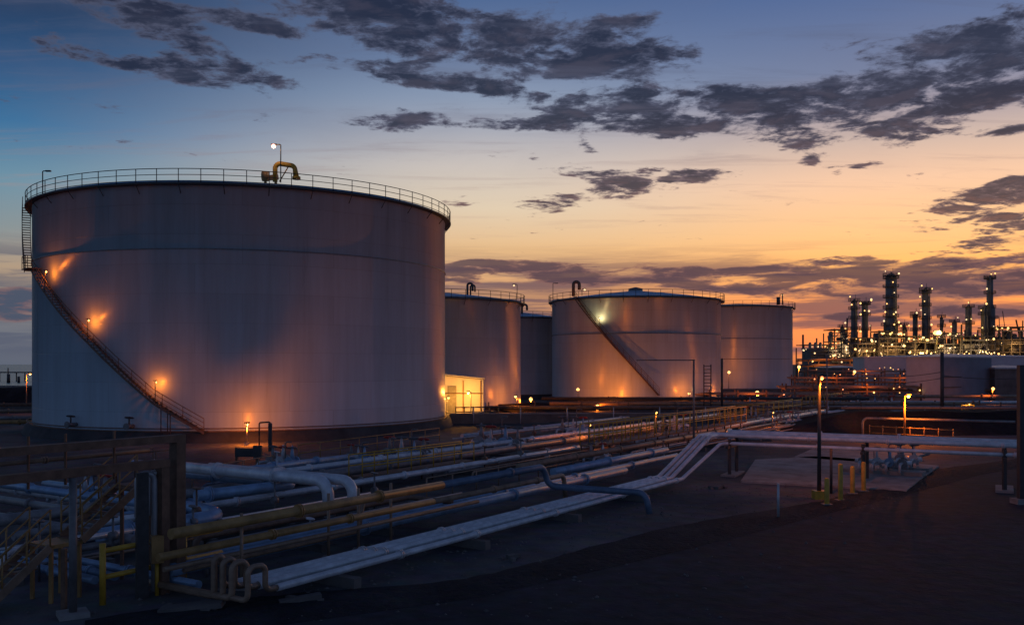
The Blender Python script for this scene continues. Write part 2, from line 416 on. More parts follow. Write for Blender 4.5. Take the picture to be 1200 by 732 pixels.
# small nozzles and valves round the foot of the great tank
def valve_mb(p, s=1.0, axis=(0, 0, 1)):
    mb = MB(); p = Vector(p)
    mb.disc(p, .22 * s, .5 * s, DIR, 10); mb.disc(p + DIR * .28 * s, .33 * s, .07 * s, DIR, 12); mb.disc(p - DIR * .28 * s, .33 * s, .07 * s, DIR, 12)
    mb.tube((p, p + Vector((0, 0, .55 * s)), p + Vector((0, 0, .95 * s))), [.17 * s, .1 * s, .04 * s], 8)
    return mb
def wheel_mb(p, s=1.0):
    mb = MB(); c = Vector(p) + Vector((0, 0, .9 * s)); mb.ring(c, .3 * s, .035 * s, (0, .25, 1), 14, 5)
    for k in range(3):
        a = k * PI / 3; d = Vector((math.cos(a), math.sin(a), 0)) * .3 * s; mb.rod(c - d, c + d, .02 * s, 4)
    return mb
for px in (90, 156):
    a = phi_for(C1, T1R, px); mb = MB()
    mb.rod(P1(a, T1R - .05, 1.3), P1(a, T1R + .9, 1.3), .16, 10); mb.disc(P1(a, T1R + .9, 1.3), .28, .1, P1(a, 1, 0) - P1(a, 0, 0), 12)
    nz = mb.build('nozzle', 'mid_steel', t1); nz2 = wheel_mb(P1(a, T1R + .55, 1.0), 1.1); nz2.rod(P1(a, T1R + .55, 1.3), P1(a, T1R + .55, 2.0), .07, 6); nz2.build('handwheel', 'dark_steel', nz)
# fire-water ring main round the shell foot
mb = MB().tube(ringpts(C1, T1R + .42, 1.12, 160), .05, 6, closed=True); mb.build('ring_main', 'rust_steel', t1)
for px in (189, 197, 200):
    a = phi_for(C1, T1R + .7, px); MB().rod(P1(a, T1R + .8, 0), P1(a, T1R + .8, 3.3 - (px - 189) * .08), .05, 6).build('stair_prop', 'dark_steel', t1)

t2, C2 = tank('white cone-roofed tank half hidden behind the huge tank, a gooseneck vent on its roof', (-11.3, 128.5), 12.5, .8, 14.75, 1.5, girders=(), posts=44)
t3, C3 = tank('narrow slice of a white tank between two bigger tanks', (.8, 170), 8.7, .8, 14.5, 1.25, posts=30, seg=64)
t4, C4 = tank('broad white tank with diagonal stair and white lamp, right of the gap', (20.6, 153.7), 13.9, .8, 16.6, 1.75, girders=(10.9,), posts=48)
t5, C5 = tank('white tank farthest back in the row, partly behind the broad tank with the diagonal stair', (49.0, 200), 11.4, .8, 18.2, 1.0, girders=(11.4, 7.2), posts=40, roofmat='mid_steel')
a0 = phi_for(C4, 14.4, 674); a1 = phi_for(C4, 14.4, 772)
helix_stair(t4, C4, 13.9, a1, a0, 1.6, 16.7, lamp_at=(.66,), power=75, lampcol=(1, .72, .3), bulb='bulb_pale')
def gooseneck(t, p, h, w, r_, matn='dark_steel', name='roof_vent'):
    p = Vector(p); MB().tube(fillet([p, p + Vector((0, 0, h)), p + Vector((w, 0, h)), p + Vector((w, 0, h * .45))], w * .48, 8), r_, 8).build(name, matn, t)
gooseneck(t2, (-6.0, 124, 15.2), 1.9, .7, .15); gooseneck(t2, (-5.6, 124.4, 15.2), 1.7, .6, .11)
gooseneck(t3, (1.8, 166, 15.0), 1.9, .9, .2)
gooseneck(t4, At(672, 347, 141.6), 2.2, .9, .25, 'rust_steel')
MB().lathe((C4.x, C4.y, 18.2), [(1.2, 0), (1.2, .55), (.2, .8), (.01, .8)], 20).build('roof_hatch', 'mid_steel', t4)
mb = MB().rod(At(917, 357, 190), At(917, 344, 190), .12, 6); mb.rod(At(912, 357, 190), At(912, 348, 190), .35, 6); mb.build('roof_mast', 'dark_steel', t5)
def rim_lamp(t, p, h, lit=True, bulb='bulb_rose', d=.7, r_=.05, bs=.16, power=0):
    p = Vector(p); mb = MB().tube(fillet([p, p + Vector((0, 0, h)), p + Vector((d, 0, h))], .1), r_, 6); mb.box(p + Vector((d, 0, h)), (.45, .22, .12))
    o = mb.build('lamp', 'dark_steel', t)
    if lit:
        MB().ball(p + Vector((d * 1.05, 0, h - .12)), bs).build('bulb', bulb, o)
        if power: light(p + Vector((d, -.4, h - .4)), power, (1, .6, .35), o)
rim_lamp(t1, At(329, 214, 75.2), 3.1, True, 'bulb_rose', -.55, .05, .2, 40)
rim_lamp(t1, At(50, 236, 82), 2.7, False, d=.5)
rim_lamp(t2, At(606, 350, 122), 1.9, True, 'bulb_pale', -.4, .04, .13)
rim_lamp(t4, At(648, 352, 150), 2.8, False, d=.6)
rim_lamp(t4, At(682, 346, 141.5), 1.0, True, 'bulb_pale', .4, .05, .16)
rim_lamp(t5, At(914, 356, 193), 2.0, True, 'bulb_pale', .5, .06, .2)
# yellow foam monitor standing on the rim of the great tank
p0 = At(326, 213, 76.0)
fm = thing('foam_monitor', 'yellow curved nozzle and drum standing on the rim of the huge tank', 'foam monitor', p0)
MB().tube(fillet([p0 + Vector((-.25, 0, 0)), p0 + Vector((-.25, 0, 1.55)), p0 + Vector((1.35, 0, 1.3)), p0 + Vector((1.5, 0, .25))], .4, 6), [.2] * 15 + [.26], 10).build('nozzle_pipe', 'yellow_paint', fm)
MB().disc(p0 + Vector((-1.05, 0, .45)), .42, .5, (1, 0, 0), 16).build('drum', 'ochre_and_glow', fm)
mb = MB().beam(p0 + Vector((-1.3, 0, .25)), p0 + Vector((0, 0, .4)), .3, .4); mb.rod(p0 + Vector((.1, 0, 0)), p0 + Vector((.9, 0, 1.35)), .05, 6); mb.rod(p0 + Vector((-1.05, 0, -.2)), p0 + Vector((-1.05, 0, .3)), .12, 8); mb.rod(p0 + Vector((-.2, 0, -.2)), p0 + Vector((-.2, 0, .3)), .12, 8); mb.build('bracket', 'ochre_and_glow', fm)
MB().disc(p0 + Vector((1.5, 0, .3)), .34, .22, (0, 0, 1), 14).build('flange', 'yellow_paint', fm)

# small pale shed lit yellow, between the great tank and the second
sh_ = thing('pump_shed', 'small boxy shed with sloping roof, lit bright yellow beside the huge tank', 'shed', (-6.3, 106, 0))
X0, X1, Y0, Y1 = -9.2, -3.3, 106.0, 110.5
MB().poly([(X0, Y0, 0), (X1, Y0, 0), (X1, Y0, 4.45), (X0, Y0, 5.05)]).build('wall', 'pale_wall', sh_)
MB().poly([(X1, Y0, 0), (X1, Y1, 0), (X1, Y1, 4.45), (X1, Y0, 4.45)]).build('wall', 'pale_wall', sh_)
MB().poly([(X0, Y1, 0), (X0, Y0, 0), (X0, Y0, 5.05), (X0, Y1, 5.05)]).build('wall', 'pale_wall', sh_)
MB().poly([(X1, Y1, 0), (X0, Y1, 0), (X0, Y1, 5.05), (X1, Y1, 4.45)]).build('wall', 'pale_wall', sh_)
MB().beam((X0 - .3, (Y0 + Y1) / 2, 5.2), (X1 + .15, (Y0 + Y1) / 2, 4.58), Y1 - Y0 + .5, .14).build('roof', 'galvanised', sh_)
MB().box((-6.9, Y0 - .06, 1.9), (1.0, .1, 3.7)).build('door', 'mid_steel', sh_)
for k, x in enumerate((-8.6, -5.6, -3.6)): MB().box((x, Y0 - .07, 2.2), (.12, .12, 4.3)).build('pillar', 'rust_steel', sh_)
MB().rod((X0, Y0 - .2, 2.9), (X1, Y0 - .2, 2.9), .06, 6).build('wall_pipe', 'rust_steel', sh_)
t_ = thing('guard_fence', 'dark rail fence in front of the small yellow-lit shed', 'guard rail', (-9, 101.5, 0))
for z in (.5, 1.0, 1.5): MB().rod((-6.2, 101.5, z), (-1.5, 102.5, z), .07, 6).build('rail', 'dark_steel', t_)
for k in range(6): p_ = Vector((-6.2, 101.5, 0)).lerp(Vector((-1.5, 102.5, 0)), k / 5); MB().rod(p_, p_ + Vector((0, 0, 1.6)), .07, 6).build('post', 'dark_steel', t_)

# ------------------------------------------------------------------ lamp posts
def lamp_post(label, base, h, arm, power, bulb='bulb_sodium', col=SODIUM, polemat='mid_steel', r_=.06, bs=.14, group='lamp posts in the yard', foot=None, footmat='concrete', glow_off=(0, 0, -.35), name='lamp_post'):
    base = Vector(base); t = thing(name, label, 'lamp post', base, group)
    MB().tube((base, base + Vector((0, 0, h))), [r_ * 1.25, r_ * .8], 8).build('pole', polemat, t)
    fs = foot or .32; mb = MB().box(base + Vector((0, 0, fs * .35)), (fs, fs, fs * .7)); mb.build('footing', footmat, t)
    top = base + Vector((0, 0, h)); arm = Vector(arm)
    mb = MB().tube((top + Vector((0, 0, -.04)), top + arm), .032, 6); mb.box(top + arm + Vector((0, 0, .05)), (.36, .36, .1)); hd = mb.build('lamp_head', 'dark_steel', t)
    MB().ball(top + arm + Vector((0, 0, -.08)), bs).build('bulb', bulb, hd)
    if power: light(top + arm + Vector(glow_off), power, col, hd, .11)
    return t
lamp_post('short lamp post glowing orange at the foot of the huge tank', ((289 - CX) / F * 71.7, 71.7, 0), 1.7, (0, .1, 0), 800, r_=.06, bs=.11, glow_off=(.05, -.1, -.34))
lamp_post('tall thin lamp post at the far left edge beside the huge tank', G(31, 480), 4.9, (.5, 0, .05), 500, r_=.07, bs=.13, polemat='brown_pipe')
lamp_post('small star-bright lamp post in the gap below the narrow tank slice', At(622, 482, 132), 1.9, (0, -.2, 0), 320, bs=.24)
lamp_post('lamp post standing before the left part of the broad tank', (9.9, 138.2, 0), 2.5, (0, .2, 0), 260, bs=.24, glow_off=(0, .5, 0))
lamp_post('low lamp post before the middle of the broad tank foot', (26.6, 138.2, 0), 1.9, (0, .2, 0), 260, bs=.2, glow_off=(0, .5, 0))
lamp_post('lamp post against the left foot of the farthest tank', At(854, 462, 184), 4.5, (0, -.2, 0), 450, bs=.28, glow_off=(0, .4, 0))
lamp_post('very bright orange lamp post before the foot of the farthest tank', At(887, 473, 150), 1.9, (0, -.2, 0), 1700, bs=.32, bulb='bulb_sodium')
lamp_post('lamp post just right of the farthest tank', At(936, 462, 172), 5.2, (0, -.2, 0), 800, bs=.3)
lamp_post('lamp post left of the long pale warehouse, far behind the bund', At(1001, 455, 195), 3.6, (0, -.2, 0), 700, bs=.32)
lamp_post('dark lamp post with red-orange lamp and yellow footing beside the bollards', G(960, 584), 5.75, (.12, 0, .02), 300, r_=.085, bs=.09, foot=.55, footmat='yellow_paint', polemat='dark_steel', bulb='bulb_orange')
lamp_post('yellow-lit lamp post behind the pipe bridge', G(1060, 517), 3.75, (.28, -.05, .02), 1300, r_=.09, bs=.14, polemat='ochre_and_glow', glow_off=(.1, -.5, -.3))
lamp_post('small lamp post at the right end of the blockhouse', At(1163, 466, 140), 1.5, (0, -.2, 0), 260, bs=.24)
lamp_post('lamp hidden low at the foot of the broad tank where the wall glows orange', (15.2, 136.6, 0), 1.3, (0, .15, 0), 700, bs=.14, glow_off=(0, .3, 0))
lamp_post('small lamp post lighting the yellow rails of the long raised walkway, nearer the grey pole', G(768, 514), 2.3, (.1, .1, 0), 220, bs=.09, bulb='bulb_warm')
lamp_post('small lamp post lighting the start of the long raised walkway', G(690, 527), 1.9, (.1, .1, 0), 130, bs=.08, bulb='bulb_warm')
lamp_post('small lamp post in the thick of the valves left of the dark lamp post', G(905, 512), 2.2, (.1, .1, 0), 130, bs=.08, bulb='bulb_warm')
lamp_post('knee-high lamp left of the broad tank beside the pipe tracks', At(700, 482, 122), .9, (0, -.2, 0), 160, bs=.2)
lamp_post('lamp post in front of the small yellow-lit shed', (-4.6, 103.2, 0), 3.2, (-.3, .2, 0), 650, bs=.16, bulb='bulb_warm', col=(1, .4, .05))
lamp_post('lamp close to the corner of the huge tank and the small pale shed', (-7.3, 102.6, 0), 2.6, (.2, .3, 0), 380, bs=.12, bulb='bulb_warm', col=(1, .4, .05))
lamp_post('lamp glowing at the right foot of the half hidden white tank', At(606, 478, 119), 1.6, (-.2, .1, 0), 300, bs=.17)

# ------------------------------------------------------------------ unlit poles and frames
def pole(name, label, base, h, r_, matn, group=None, arm=None):
    base = Vector(base); mb = MB().tube((base, base + Vector((0, 0, h))), [r_ * 1.1, r_], 8)
    if arm: mb.tube((base + Vector((0, 0, h - .06)), base + Vector((0, 0, h - .06)) + Vector(arm)), r_ * .6, 6)
    return tag(mb.build(name, matn, origin=base), label, 'pole', group)
pp = G(813, 530)
pole('steel_pole', 'tall grey pole with long level arm before the broad tank', pp, 6.65, .075, 'mid_steel', arm=(-4.1, 0, 0))
pole('steel_pole', 'tall dark pole at the right edge of the broad tank', At(846, 484, 116), 6.9, .14, 'dark_steel')
pole('steel_pole', 'thin grey pole behind the pipe bridge, right of the red lamp', G(969, 502), 7.2, .07, 'mid_steel')
pole('steel_pole', 'thick dark pole before the corner of the blockhouse', G(1104, 492), 7.6, .2, 'dark_steel')
pole('marker_post', 'short white post standing alone on the dark ground', G(912, 607), 1.45, .05, 'galvanised')
# tall ladder trestle beside the broad tank
b0 = At(829, 482, 118); tr = thing('ladder_tower', 'slender lattice ladder standing before the right part of the broad tank', 'ladder tower', (b0.x, b0.y, 0))
for dx in (-.45, .45): MB().rod((b0.x + dx, b0.y, 0), (b0.x + dx, b0.y, 6.2), .07, 6).build('leg', 'dark_steel', tr)
mb = MB()
for k in range(14): mb.rod((b0.x - .45, b0.y, .4 + k * .43), (b0.x + .45, b0.y, .4 + k * .43), .045, 5)
mb.build('rung_set', 'dark_steel', tr)
# dark door-frame by the lamp at the great tank's foot, and control boxes
fb = G(311, 528); fr = thing('pipe_hoop', 'dark upright pipe frame beside the orange lamp at the foot of the huge tank', 'pipe frame', fb)
MB().tube(fillet([fb + Vector((-.45, 0, 0)), fb + Vector((-.45, 0, 2.05)), fb + Vector((.35, 0, 2.1)), fb + Vector((.35, 0, 1.7))], .12), .06, 6).build('hoop', 'dark_steel', fr)
MB().beam(fb + Vector((.35, 0, 0)), fb + Vector((.35, 0, 2.0)), .24, .2).build('leg', 'dark_steel', fr)
cb0 = G(289, 541); cbx = thing('control_cabinet', 'dark control box on legs under the orange lamp', 'control box', cb0)
MB().box(cb0 + Vector((.05, 0, .62)), (1.5, .4, .55)).build('cabinet', 'dark_steel', cbx)
for dx in (-.65, .75): MB().beam(cb0 + Vector((dx, 0, 0)), cb0 + Vector((dx, 0, .95)), .14, .14).build('leg', 'rust_steel', cbx)
cb1 = G(302, 543); c2 = thing('control_cabinet', 'narrow upright dark box right of the wide box under the orange lamp', 'control box', cb1)
MB().box(cb1 + Vector((0, 0, .75)), (.5, .35, .8)).build('cabinet', 'dark_steel', c2); MB().box(cb1 + Vector((0, 0, .17)), (.2, .2, .34)).build('leg', 'rust_steel', c2)

# ------------------------------------------------------------------ pipes
def pipe(label, pts, r_, matn, bend=None, flange=0.0, group=None, name='pipe', seg=12):
    pts = [Vector(p) for p in pts]; base = Vector((pts[0].x, pts[0].y, 0))
    q = fillet(pts, bend or r_ * 3.2) if len(pts) > 2 else pts
    mb = MB().tube(q, r_, seg); o = mb.build(name, matn, origin=base); tag(o, label, 'pipe', group)
    if flange:
        for i in range(len(pts) - 1):
            L = (pts[i + 1] - pts[i]).length; d = (pts[i + 1] - pts[i]).normalized(); k = flange
            while k < L - .5:
                m2 = MB(); c = pts[i] + d * k; m2.disc(c - d * .04, r_ * 1.45, .05, d, 12); m2.disc(c + d * .04, r_ * 1.45, .05, d, 12); m2.build('flange', matn, o); k += flange * (1 + .2 * math.sin(k))
    return o
GRP = 'pipes of the pale bundle along the road'
# bundle nearest the road: runs along the pipe-way, ramps up and turns onto the pipe bridge
S0, S1, S2 = 16.3, 44.0, 49.6
BR = Vector((.885, -.466, 0)).normalized()
for i, (t, lab, r_) in enumerate(((-19.75, 'pale pipe of the road-side bundle, the one farthest from the road', .115), (-19.4, 'pale pipe second from the back of the road-side bundle', .11), (-19.05, 'pale pipe just behind the gap in the road-side bundle', .115), (-18.45, 'outermost pale pipe of the bundle, running closest to the road', .1))):
    up = 2.25 if i < 3 else 1.85
    c = ST(51.5 - (i * .34 if i < 3 else 1.2), t, up); s2 = S2 - .1 * i
    e = c + BR * 15.5; d0 = ST(S0 + .25 * i, t, .5)
    back = ST(S0 - .34, t - .04, 0)
    bend = [back + Vector((0, 0, .28 + .02 * i)) - NRM * (3.2 - i * .1) , back + Vector((0, 0, .28 + .02 * i)), back + Vector((0, 0, 1.3 - .04 * i)), ST(S0 + .1 * i - .1, t, 1.3 - .04 * i), ST(S0 + .1 * i - .1, t, .5), ST(S0 + .1 * i + .3, t, .5)]
    pts = [ST(S0 + .1 * i + .3, t, .5), ST(S1, t, .5), ST(s2, t, up), c, e]
    pi_ = pipe(lab, pts, r_, 'clad_pipe', .35, 5.0, GRP); MB().tube(fillet(bend, .19), r_ * .75, 12).build('upright_bend', 'brown_pipe', pi_)
# concrete sleepers under the bundle
sl = None
for k, s in enumerate((19.5, 26, 32.5, 39)):
    p = ST(s, -19.1, 0)
    if sl is None:
        sl = MB().box(p + Vector((0, 0, .15)), (2.2, .3, .3), rz=math.atan2(NRM.y, NRM.x)).build('concrete_sleeper', 'dark_concrete', origin=p)
        o = sl
    else: o = copy_tree(sl, p)
    tag(o, ('concrete sleeper under the pale bundle beside its upright bends', 'second concrete sleeper under the pale pipe bundle from its upright bends', 'third concrete sleeper under the pale pipe bundle from its upright bends', 'last concrete sleeper under the pale bundle before it ramps up')[k], 'pipe support', 'concrete sleepers under the bundle')
# trestles of the pipe bridge
c0 = ST(51.0, -19.2, 0)
for k, (dist, lab) in enumerate(((.9, 'steel trestle under the left end of the pipe bridge'), (8.0, 'steel trestle under the middle of the pipe bridge near the valves'), (14.6, 'steel trestle under the right end of the pipe bridge'))):
    p = c0 + BR * dist; nn = Vector((-BR.y, BR.x, 0)); t = thing('pipe_trestle', lab, 'pipe support', p, 'trestles of the pipe bridge')
    for s in (-.8, .8):
        MB().beam(p + nn * s, p + nn * s + Vector((0, 0, 2.1)), .16, .16).build('leg', 'dark_steel', t)
    MB().beam(p - nn * 1.4 + Vector((0, 0, 1.66)), p + nn * 1.4 + Vector((0, 0, 1.66)), .14, .14).build('crossbar', 'dark_steel', t)
    MB().box(p + Vector((0, 0, .06)), (.8, 2.4, .12), rz=math.atan2(BR.y, BR.x)).build('footing', 'concrete', t)
# right edge pylon
pb = G(1197, 590); t = thing('steel_column', 'dark steel column at the right edge of the view', 'column', pb)
MB().beam(pb, pb + Vector((0, 0, 6.3)), .28, .28).build('shaft', 'dark_steel', t); MB().box(pb + Vector((0, 0, .12)), (.7, .7, .24)).build('footing', 'concrete', t)
# thick pipe riding on the bridge behind the pale ones
q0 = c0 + BR * 1.0 + Vector((0, .9, 2.3)); pipe('thick rosy pipe lying along the top of the pipe bridge', [q0 + DIR * 1.2 - BR * .5, q0, q0 + BR * 14.8], .21, 'clad_pipe', .4, 5)
# neutral pipes on posts, orange lamp light painted into their colour
s0, tY = st(205, 624, 1.95)
def run(px0, px1, py0, z):      # ends along the pipe-way between two photo columns for a pipe seen at (px0, py0)
    s, t = st(px0, py0, z); 
    lo = ST(s, t, z); 
    for k in range(4000):
        p = ST(s + k * .05, t, z)
        if CX + F * p.x / p.y > px1: break
    return lo, p
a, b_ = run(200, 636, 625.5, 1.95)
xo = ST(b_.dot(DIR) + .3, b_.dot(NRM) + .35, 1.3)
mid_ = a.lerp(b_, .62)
pipe('upper pipe on the thin posts, orange light painted in, thickest of the low run at the left', [a, mid_], .145, 'ochre_and_glow', flange=4.5)
pipe('unlit end of the upper pipe, painted blue-grey, bending down and across', [mid_, b_, Vector((b_.x + .25, b_.y + .1, 1.1)), Vector((5.6, 38.6, .95)), Vector((5.75, 38.5, .1))], .14, 'slate_pipe', .45, 4.5)  # same pipe, blue-grey painted where the orange light ends
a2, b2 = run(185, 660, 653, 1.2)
pipe('lower pipe with orange light painted in, on the same posts as the upper pipe', [a2, a2.lerp(b2, .55)], .115, 'ochre_and_glow', flange=4)
pipe('brown pipe going on from the lower glow-tinted pipe beneath the blue-grey one', [a2.lerp(b2, .55), b2, b2 + Vector((.1, .1, -1.15))], .11, 'brown_pipe', .3, flange=4)
a3, b3 = run(192, 560, 667, .85)
pipe('thin brown pipe low on the posts under the two thick ones', [a3, b3], .075, 'brown_pipe')
a4, b4 = run(215, 420, 668, .6)
pipe('thinnest brown pipe beneath the glow-tinted pipes, turning up at its end', [a4, b4, b4 + Vector((.15, .1, 1.1))], .065, 'brown_pipe', .3)
post = None
for k, (px, py) in enumerate(((283, 690), (385, 655), (420, 646), (458, 637))):
    g = G(px, py)
    if post is None:
        post = thing('pipe_post', '', 'post', g, 'posts carrying the ochre pipes')
        MB().tube((g, g + Vector((0, 0, 2.15))), .05, 8).build('shaft', 'brown_pipe', post); MB().box(g + Vector((0, 0, .06)), (.36, .36, .12)).build('footing', 'concrete', post)
        MB().rod(g + Vector((-.45, .35, 1.75)), g + Vector((.05, -.02, 1.75)), .04, 6).build('bracket', 'brown_pipe', post); o = post
    else: o = copy_tree(post, g)
    o['label'] = ('thin brown post beside the upright bends of the pale bundle', 'thin brown post second from the upright bends of the pale bundle', 'thin brown post third from the upright bends, by the big elbow pipes', 'thin brown post farthest from the upright bends of the pale bundle')[k]
# blue pair
for k, (px, py, lab) in enumerate(((440, 608, 'blue-grey pipe at the back of the pair beside the pale bundle'), (440, 615, 'blue-grey pipe at the front of the pair beside the pale bundle'))):
    s, t = st(px, py, .62); pipe(lab, [ST(sfor(192 + 6 * k, t), t, .62), ST(s + (28 if k == 0 else 20), t, .62)], .19 if k else .16, 'blue_pipe', flange=8)
# upper pale runs right of the middle
for px, py, z, l0, l1, r_, mt, lab in (
        (740, 535, .9, -9, 5, .2, 'blue_pipe', 'blunt-ended blue-grey pipe behind the blue pair'),
        (600, 525, .8, -34, 22, .22, 'old_pipe', 'thick dull pipe under the yellow walkway rails'),
        (600, 536, .7, -30, 14, .15, 'old_pipe', 'dull pipe in front of the walkway'),
        (520, 549, .7, -20, 30, .14, 'clad_pipe', 'pale pipe between the glow-tinted pipes and the walkway'),
        (480, 545, .5, -12, 34, .1, 'brown_pipe', 'thin brown pipe behind the pale walkway pipe'),
        (640, 512, .9, -30, 36, .16, 'clad_pipe', 'pale pipe running behind the yellow walkway'),
        (575, 507, .6, -4, 32, .18, 'galvanised', 'whitish straight pipe leaving the valve station toward the broad tank'),
        (700, 497, .8, -10, 36, .16, 'old_pipe', 'dull straight pipe heading for the foot of the broad tank'),
        (760, 520, 1.0, -16, 14, .17, 'brown_pipe', 'brown pipe lit orange beside the grey pole with the arm'),
        (820, 505, .8, -12, 26, .2, 'clad_pipe', 'pale pipe passing behind the top of the ramp'),
        (860, 495, .8, -22, 30, .15, 'old_pipe', 'dull pipe deep in the yard behind the ramp'),
        (905, 492, .7, -14, 20, .14, 'clad_pipe', 'pale pipe crossing behind the dark lamp post'),
        (330, 600, .5, -9, 10, .12, 'old_pipe', 'dull pipe in the shade under the big elbow pipes'),
        (300, 583, .5, -6, 14, .14, 'blue_pipe', 'blue-grey pipe low behind the upper glow-tinted pipe'),
        (400, 592, .45, -8, 16, .1, 'old_pipe', 'thin dull pipe close behind the upper glow-tinted pipe')):
    s, t = st(px, py, z); pipe(lab, [ST(s + l0, t, z), ST(s + l1, t, z)], r_, mt, flange=6.0)
# big elbow pipes crossing toward the great tank
def cross(px, py, z, L, drop, r_, mt, lab, tail=None):
    p = G(px, py, z); pts = [p - NRM * L, p, Vector((p.x + .12, p.y, drop))]
    if tail: pts.append(Vector((p.x + .12, p.y, drop)) + tail)
    pipe(lab, pts, r_, mt, r_ * 2.4, 4.5)
cross(383, 563, 1.75, 11, .35, .24, 'clad_pipe', 'big pale elbow pipe bending down behind the glow-tinted pipes, left one of two')
cross(412, 563, 1.75, 8.5, .35, .22, 'clad_pipe', 'big pale elbow pipe bending down behind the glow-tinted pipes, right one of two')
p = G(345, 567, 1.3); pipe('thick blue-grey hairpin pipe left of the big elbows', [p - NRM * 9, p, p - DIR * 4.5 - NRM * .6], .22, 'blue_pipe', .35, 4)
p = G(268, 553, .9); pipe('blue-grey pipe at the foot of the huge tank, bent once', [p - NRM * 8, p, p + DIR * 9], .2, 'blue_pipe', .5, 3)
p = G(262, 604, .7); pipe('fat blue pipe curving through the shade right of the brown frame', [p - NRM * 10, p - NRM * 2.4 + DIR * .4, p, p - DIR * 5], .3, 'blue_pipe', 1.1, 4)
p = G(240, 590, .5); pipe('blue pipe behind the fat curved pipe', [p - NRM * 12, p, p - DIR * 4], .18, 'blue_pipe', .6, 5)
for k, (px, py) in enumerate(((60, 668), (150, 668), (40, 655))):
    p = G(px, py, .3); pipe(('dim blue pipe low under the stair platform', 'dim blue pipe between the brown frame and the yellow barrier', 'dim blue pipe at the left edge under the stair')[k], [p - NRM * 6, p + NRM * (2.2 + k)], .12, 'blue_pipe', flange=3)
for k, (px, py, z, mt) in enumerate(((100, 585, .8, 'clad_pipe'), (120, 603, .6, 'old_pipe'), (60, 575, 1.0, 'blue_pipe'), (40, 612, .6, 'old_pipe'))):
    p = G(px, py, z); pipe(('pale pipe seen through the brown frame', 'dull pipe low behind the brown frame', 'blue-grey pipe under the lower beam at the left edge', 'dull pipe behind the stair rails')[k], [p - NRM * 9, p + NRM * 6], .17, mt, flange=4)
# long level pipe tracks before the broad tank and beyond
for k, (Y, z, x0, x1, r_, mt, lab) in enumerate((
        (124, 1.6, 4, 48, .22, 'dark_steel', 'dark top pipe of the level pipe track before the broad tank'),
        (122, 1.0, 5, 62, .25, 'brown_pipe', 'orange-lit pipe of the level track before the broad tank'),
        (119, .6, -6, 66, .25, 'old_pipe', 'lowest pipe of the level track before the broad tank'),
        (111, 1.0, -9, 50, .2, 'rust_steel', 'rusty pipe along the near side of the level track'),
        (140, 1.3, 44, 82, .25, 'brown_pipe', 'brown level pipe right of the farthest tank'),
        (150, 1.9, 46, 90, .25, 'rust_steel', 'upper rusty level pipe right of the farthest tank'),
        (160, 2.3, 49, 84, .28, 'brown_pipe', 'uppermost brown level pipe by the lamp right of the farthest tank'),
        (133, .7, 40, 78, .2, 'clad_pipe', 'pale level pipe crossing below the red lamp'),
        (108, .6, 30, 60, .2, 'clad_pipe', 'pale level pipe lying before the earth bund'),
        (84, 2.3, 30, 88, .12, 'mid_steel', 'thin pipe along the crest of the earth bund'))):
    o = pipe(lab, [(x0, Y, z), (x1, Y + (k % 3) * .6, z)], r_, mt, flange=9)
# trestle posts along those tracks
tp = None
for k, x in enumerate([-3, 3, 9, 15, 21, 27, 33, 39, 45, 51, 57, 63]):
    p = Vector((x, 121, 0))
    if tp is None:
        tp = thing('pipe_trestle', 'low steel trestle under the level pipe track before the broad tank', 'pipe support', p, 'trestles under the level track')
        for dy in (-2.2, 3.2): MB().beam(p + Vector((0, dy, 0)), p + Vector((0, dy, 1.35)), .16, .16).build('leg', 'rust_steel', tp)
        MB().beam(p + Vector((0, -2.4, .75)), p + Vector((0, 3.4, .75)), .12, .12).build('crossbar', 'rust_steel', tp)
    else: copy_tree(tp, p)

# walkway with yellow rails
def rail_run(t, a, b_, z0, h, n_, matn='yellow_paint', r_=.035, name='handrail', mids=(.5, 1.0)):
    a, b_ = Vector(a), Vector(b_); mb = MB()
    for f_ in mids: mb.rod(Vector((a.x, a.y, z0 + h * f_)), Vector((b_.x, b_.y, z0 + h * f_)), r_, 6)
    for k in range(n_ + 1):
        p = a.lerp(b_, k / n_); mb.rod((p.x, p.y, z0), (p.x, p.y, z0 + h), r_, 6)
    return mb.build(name, matn, t)
def walkway(label, px0, py0, l0, l1, z, w, h, step=1.6, deckmat='rust_steel'):
    s, tt = st(px0, py0, z); a, b_ = ST(s + l0, tt, z), ST(s + l1, tt, z); n_ = int((b_ - a).length / step)
    t = thing('walkway', label, 'walkway', (a.x, a.y, 0), 'walkways across the pipe yard')
    MB().beam(a, b_, w, .1).build('deck', deckmat, t)
    for s_ in (-1, 1): rail_run(t, a + NRM * w / 2 * s_, b_ + NRM * w / 2 * s_, z, h, n_)
    so_ = None
    for k in range(0, n_ + 1, 3):
        p = a.lerp(b_, k / n_)
        for s_ in (-1, 1):
            q = p + NRM * w * .42 * s_
            if so_ is None: so_ = MB().rod((q.x, q.y, 0), (q.x, q.y, z), .05, 6).build('leg', 'dark_steel', t); q0_ = q.copy()
            else: c_ = so_.copy(); COL.objects.link(c_); c_.parent = t; c_.location = (q.x - q0_.x, q.y - q0_.y, 0)
    return t
walkway('raised walkway with two yellow rails along the pipe yard before the broad tank', 760, 511, -9, 19, 1.25, 1.0, 1.35, 1.25)
walkway('short raised walkway with yellow rails left of the valve station', 470, 551, -3.5, 6, .7, .9, 1.1)
walkway('far low walkway with rails beside the very bright orange lamp', 880, 488, -8, 16, 1.0, 1.0, 1.2)
walkway('narrow walkway with rails far behind the dark lamp post', 960, 474, -6, 14, .9, 1.0, 1.2)

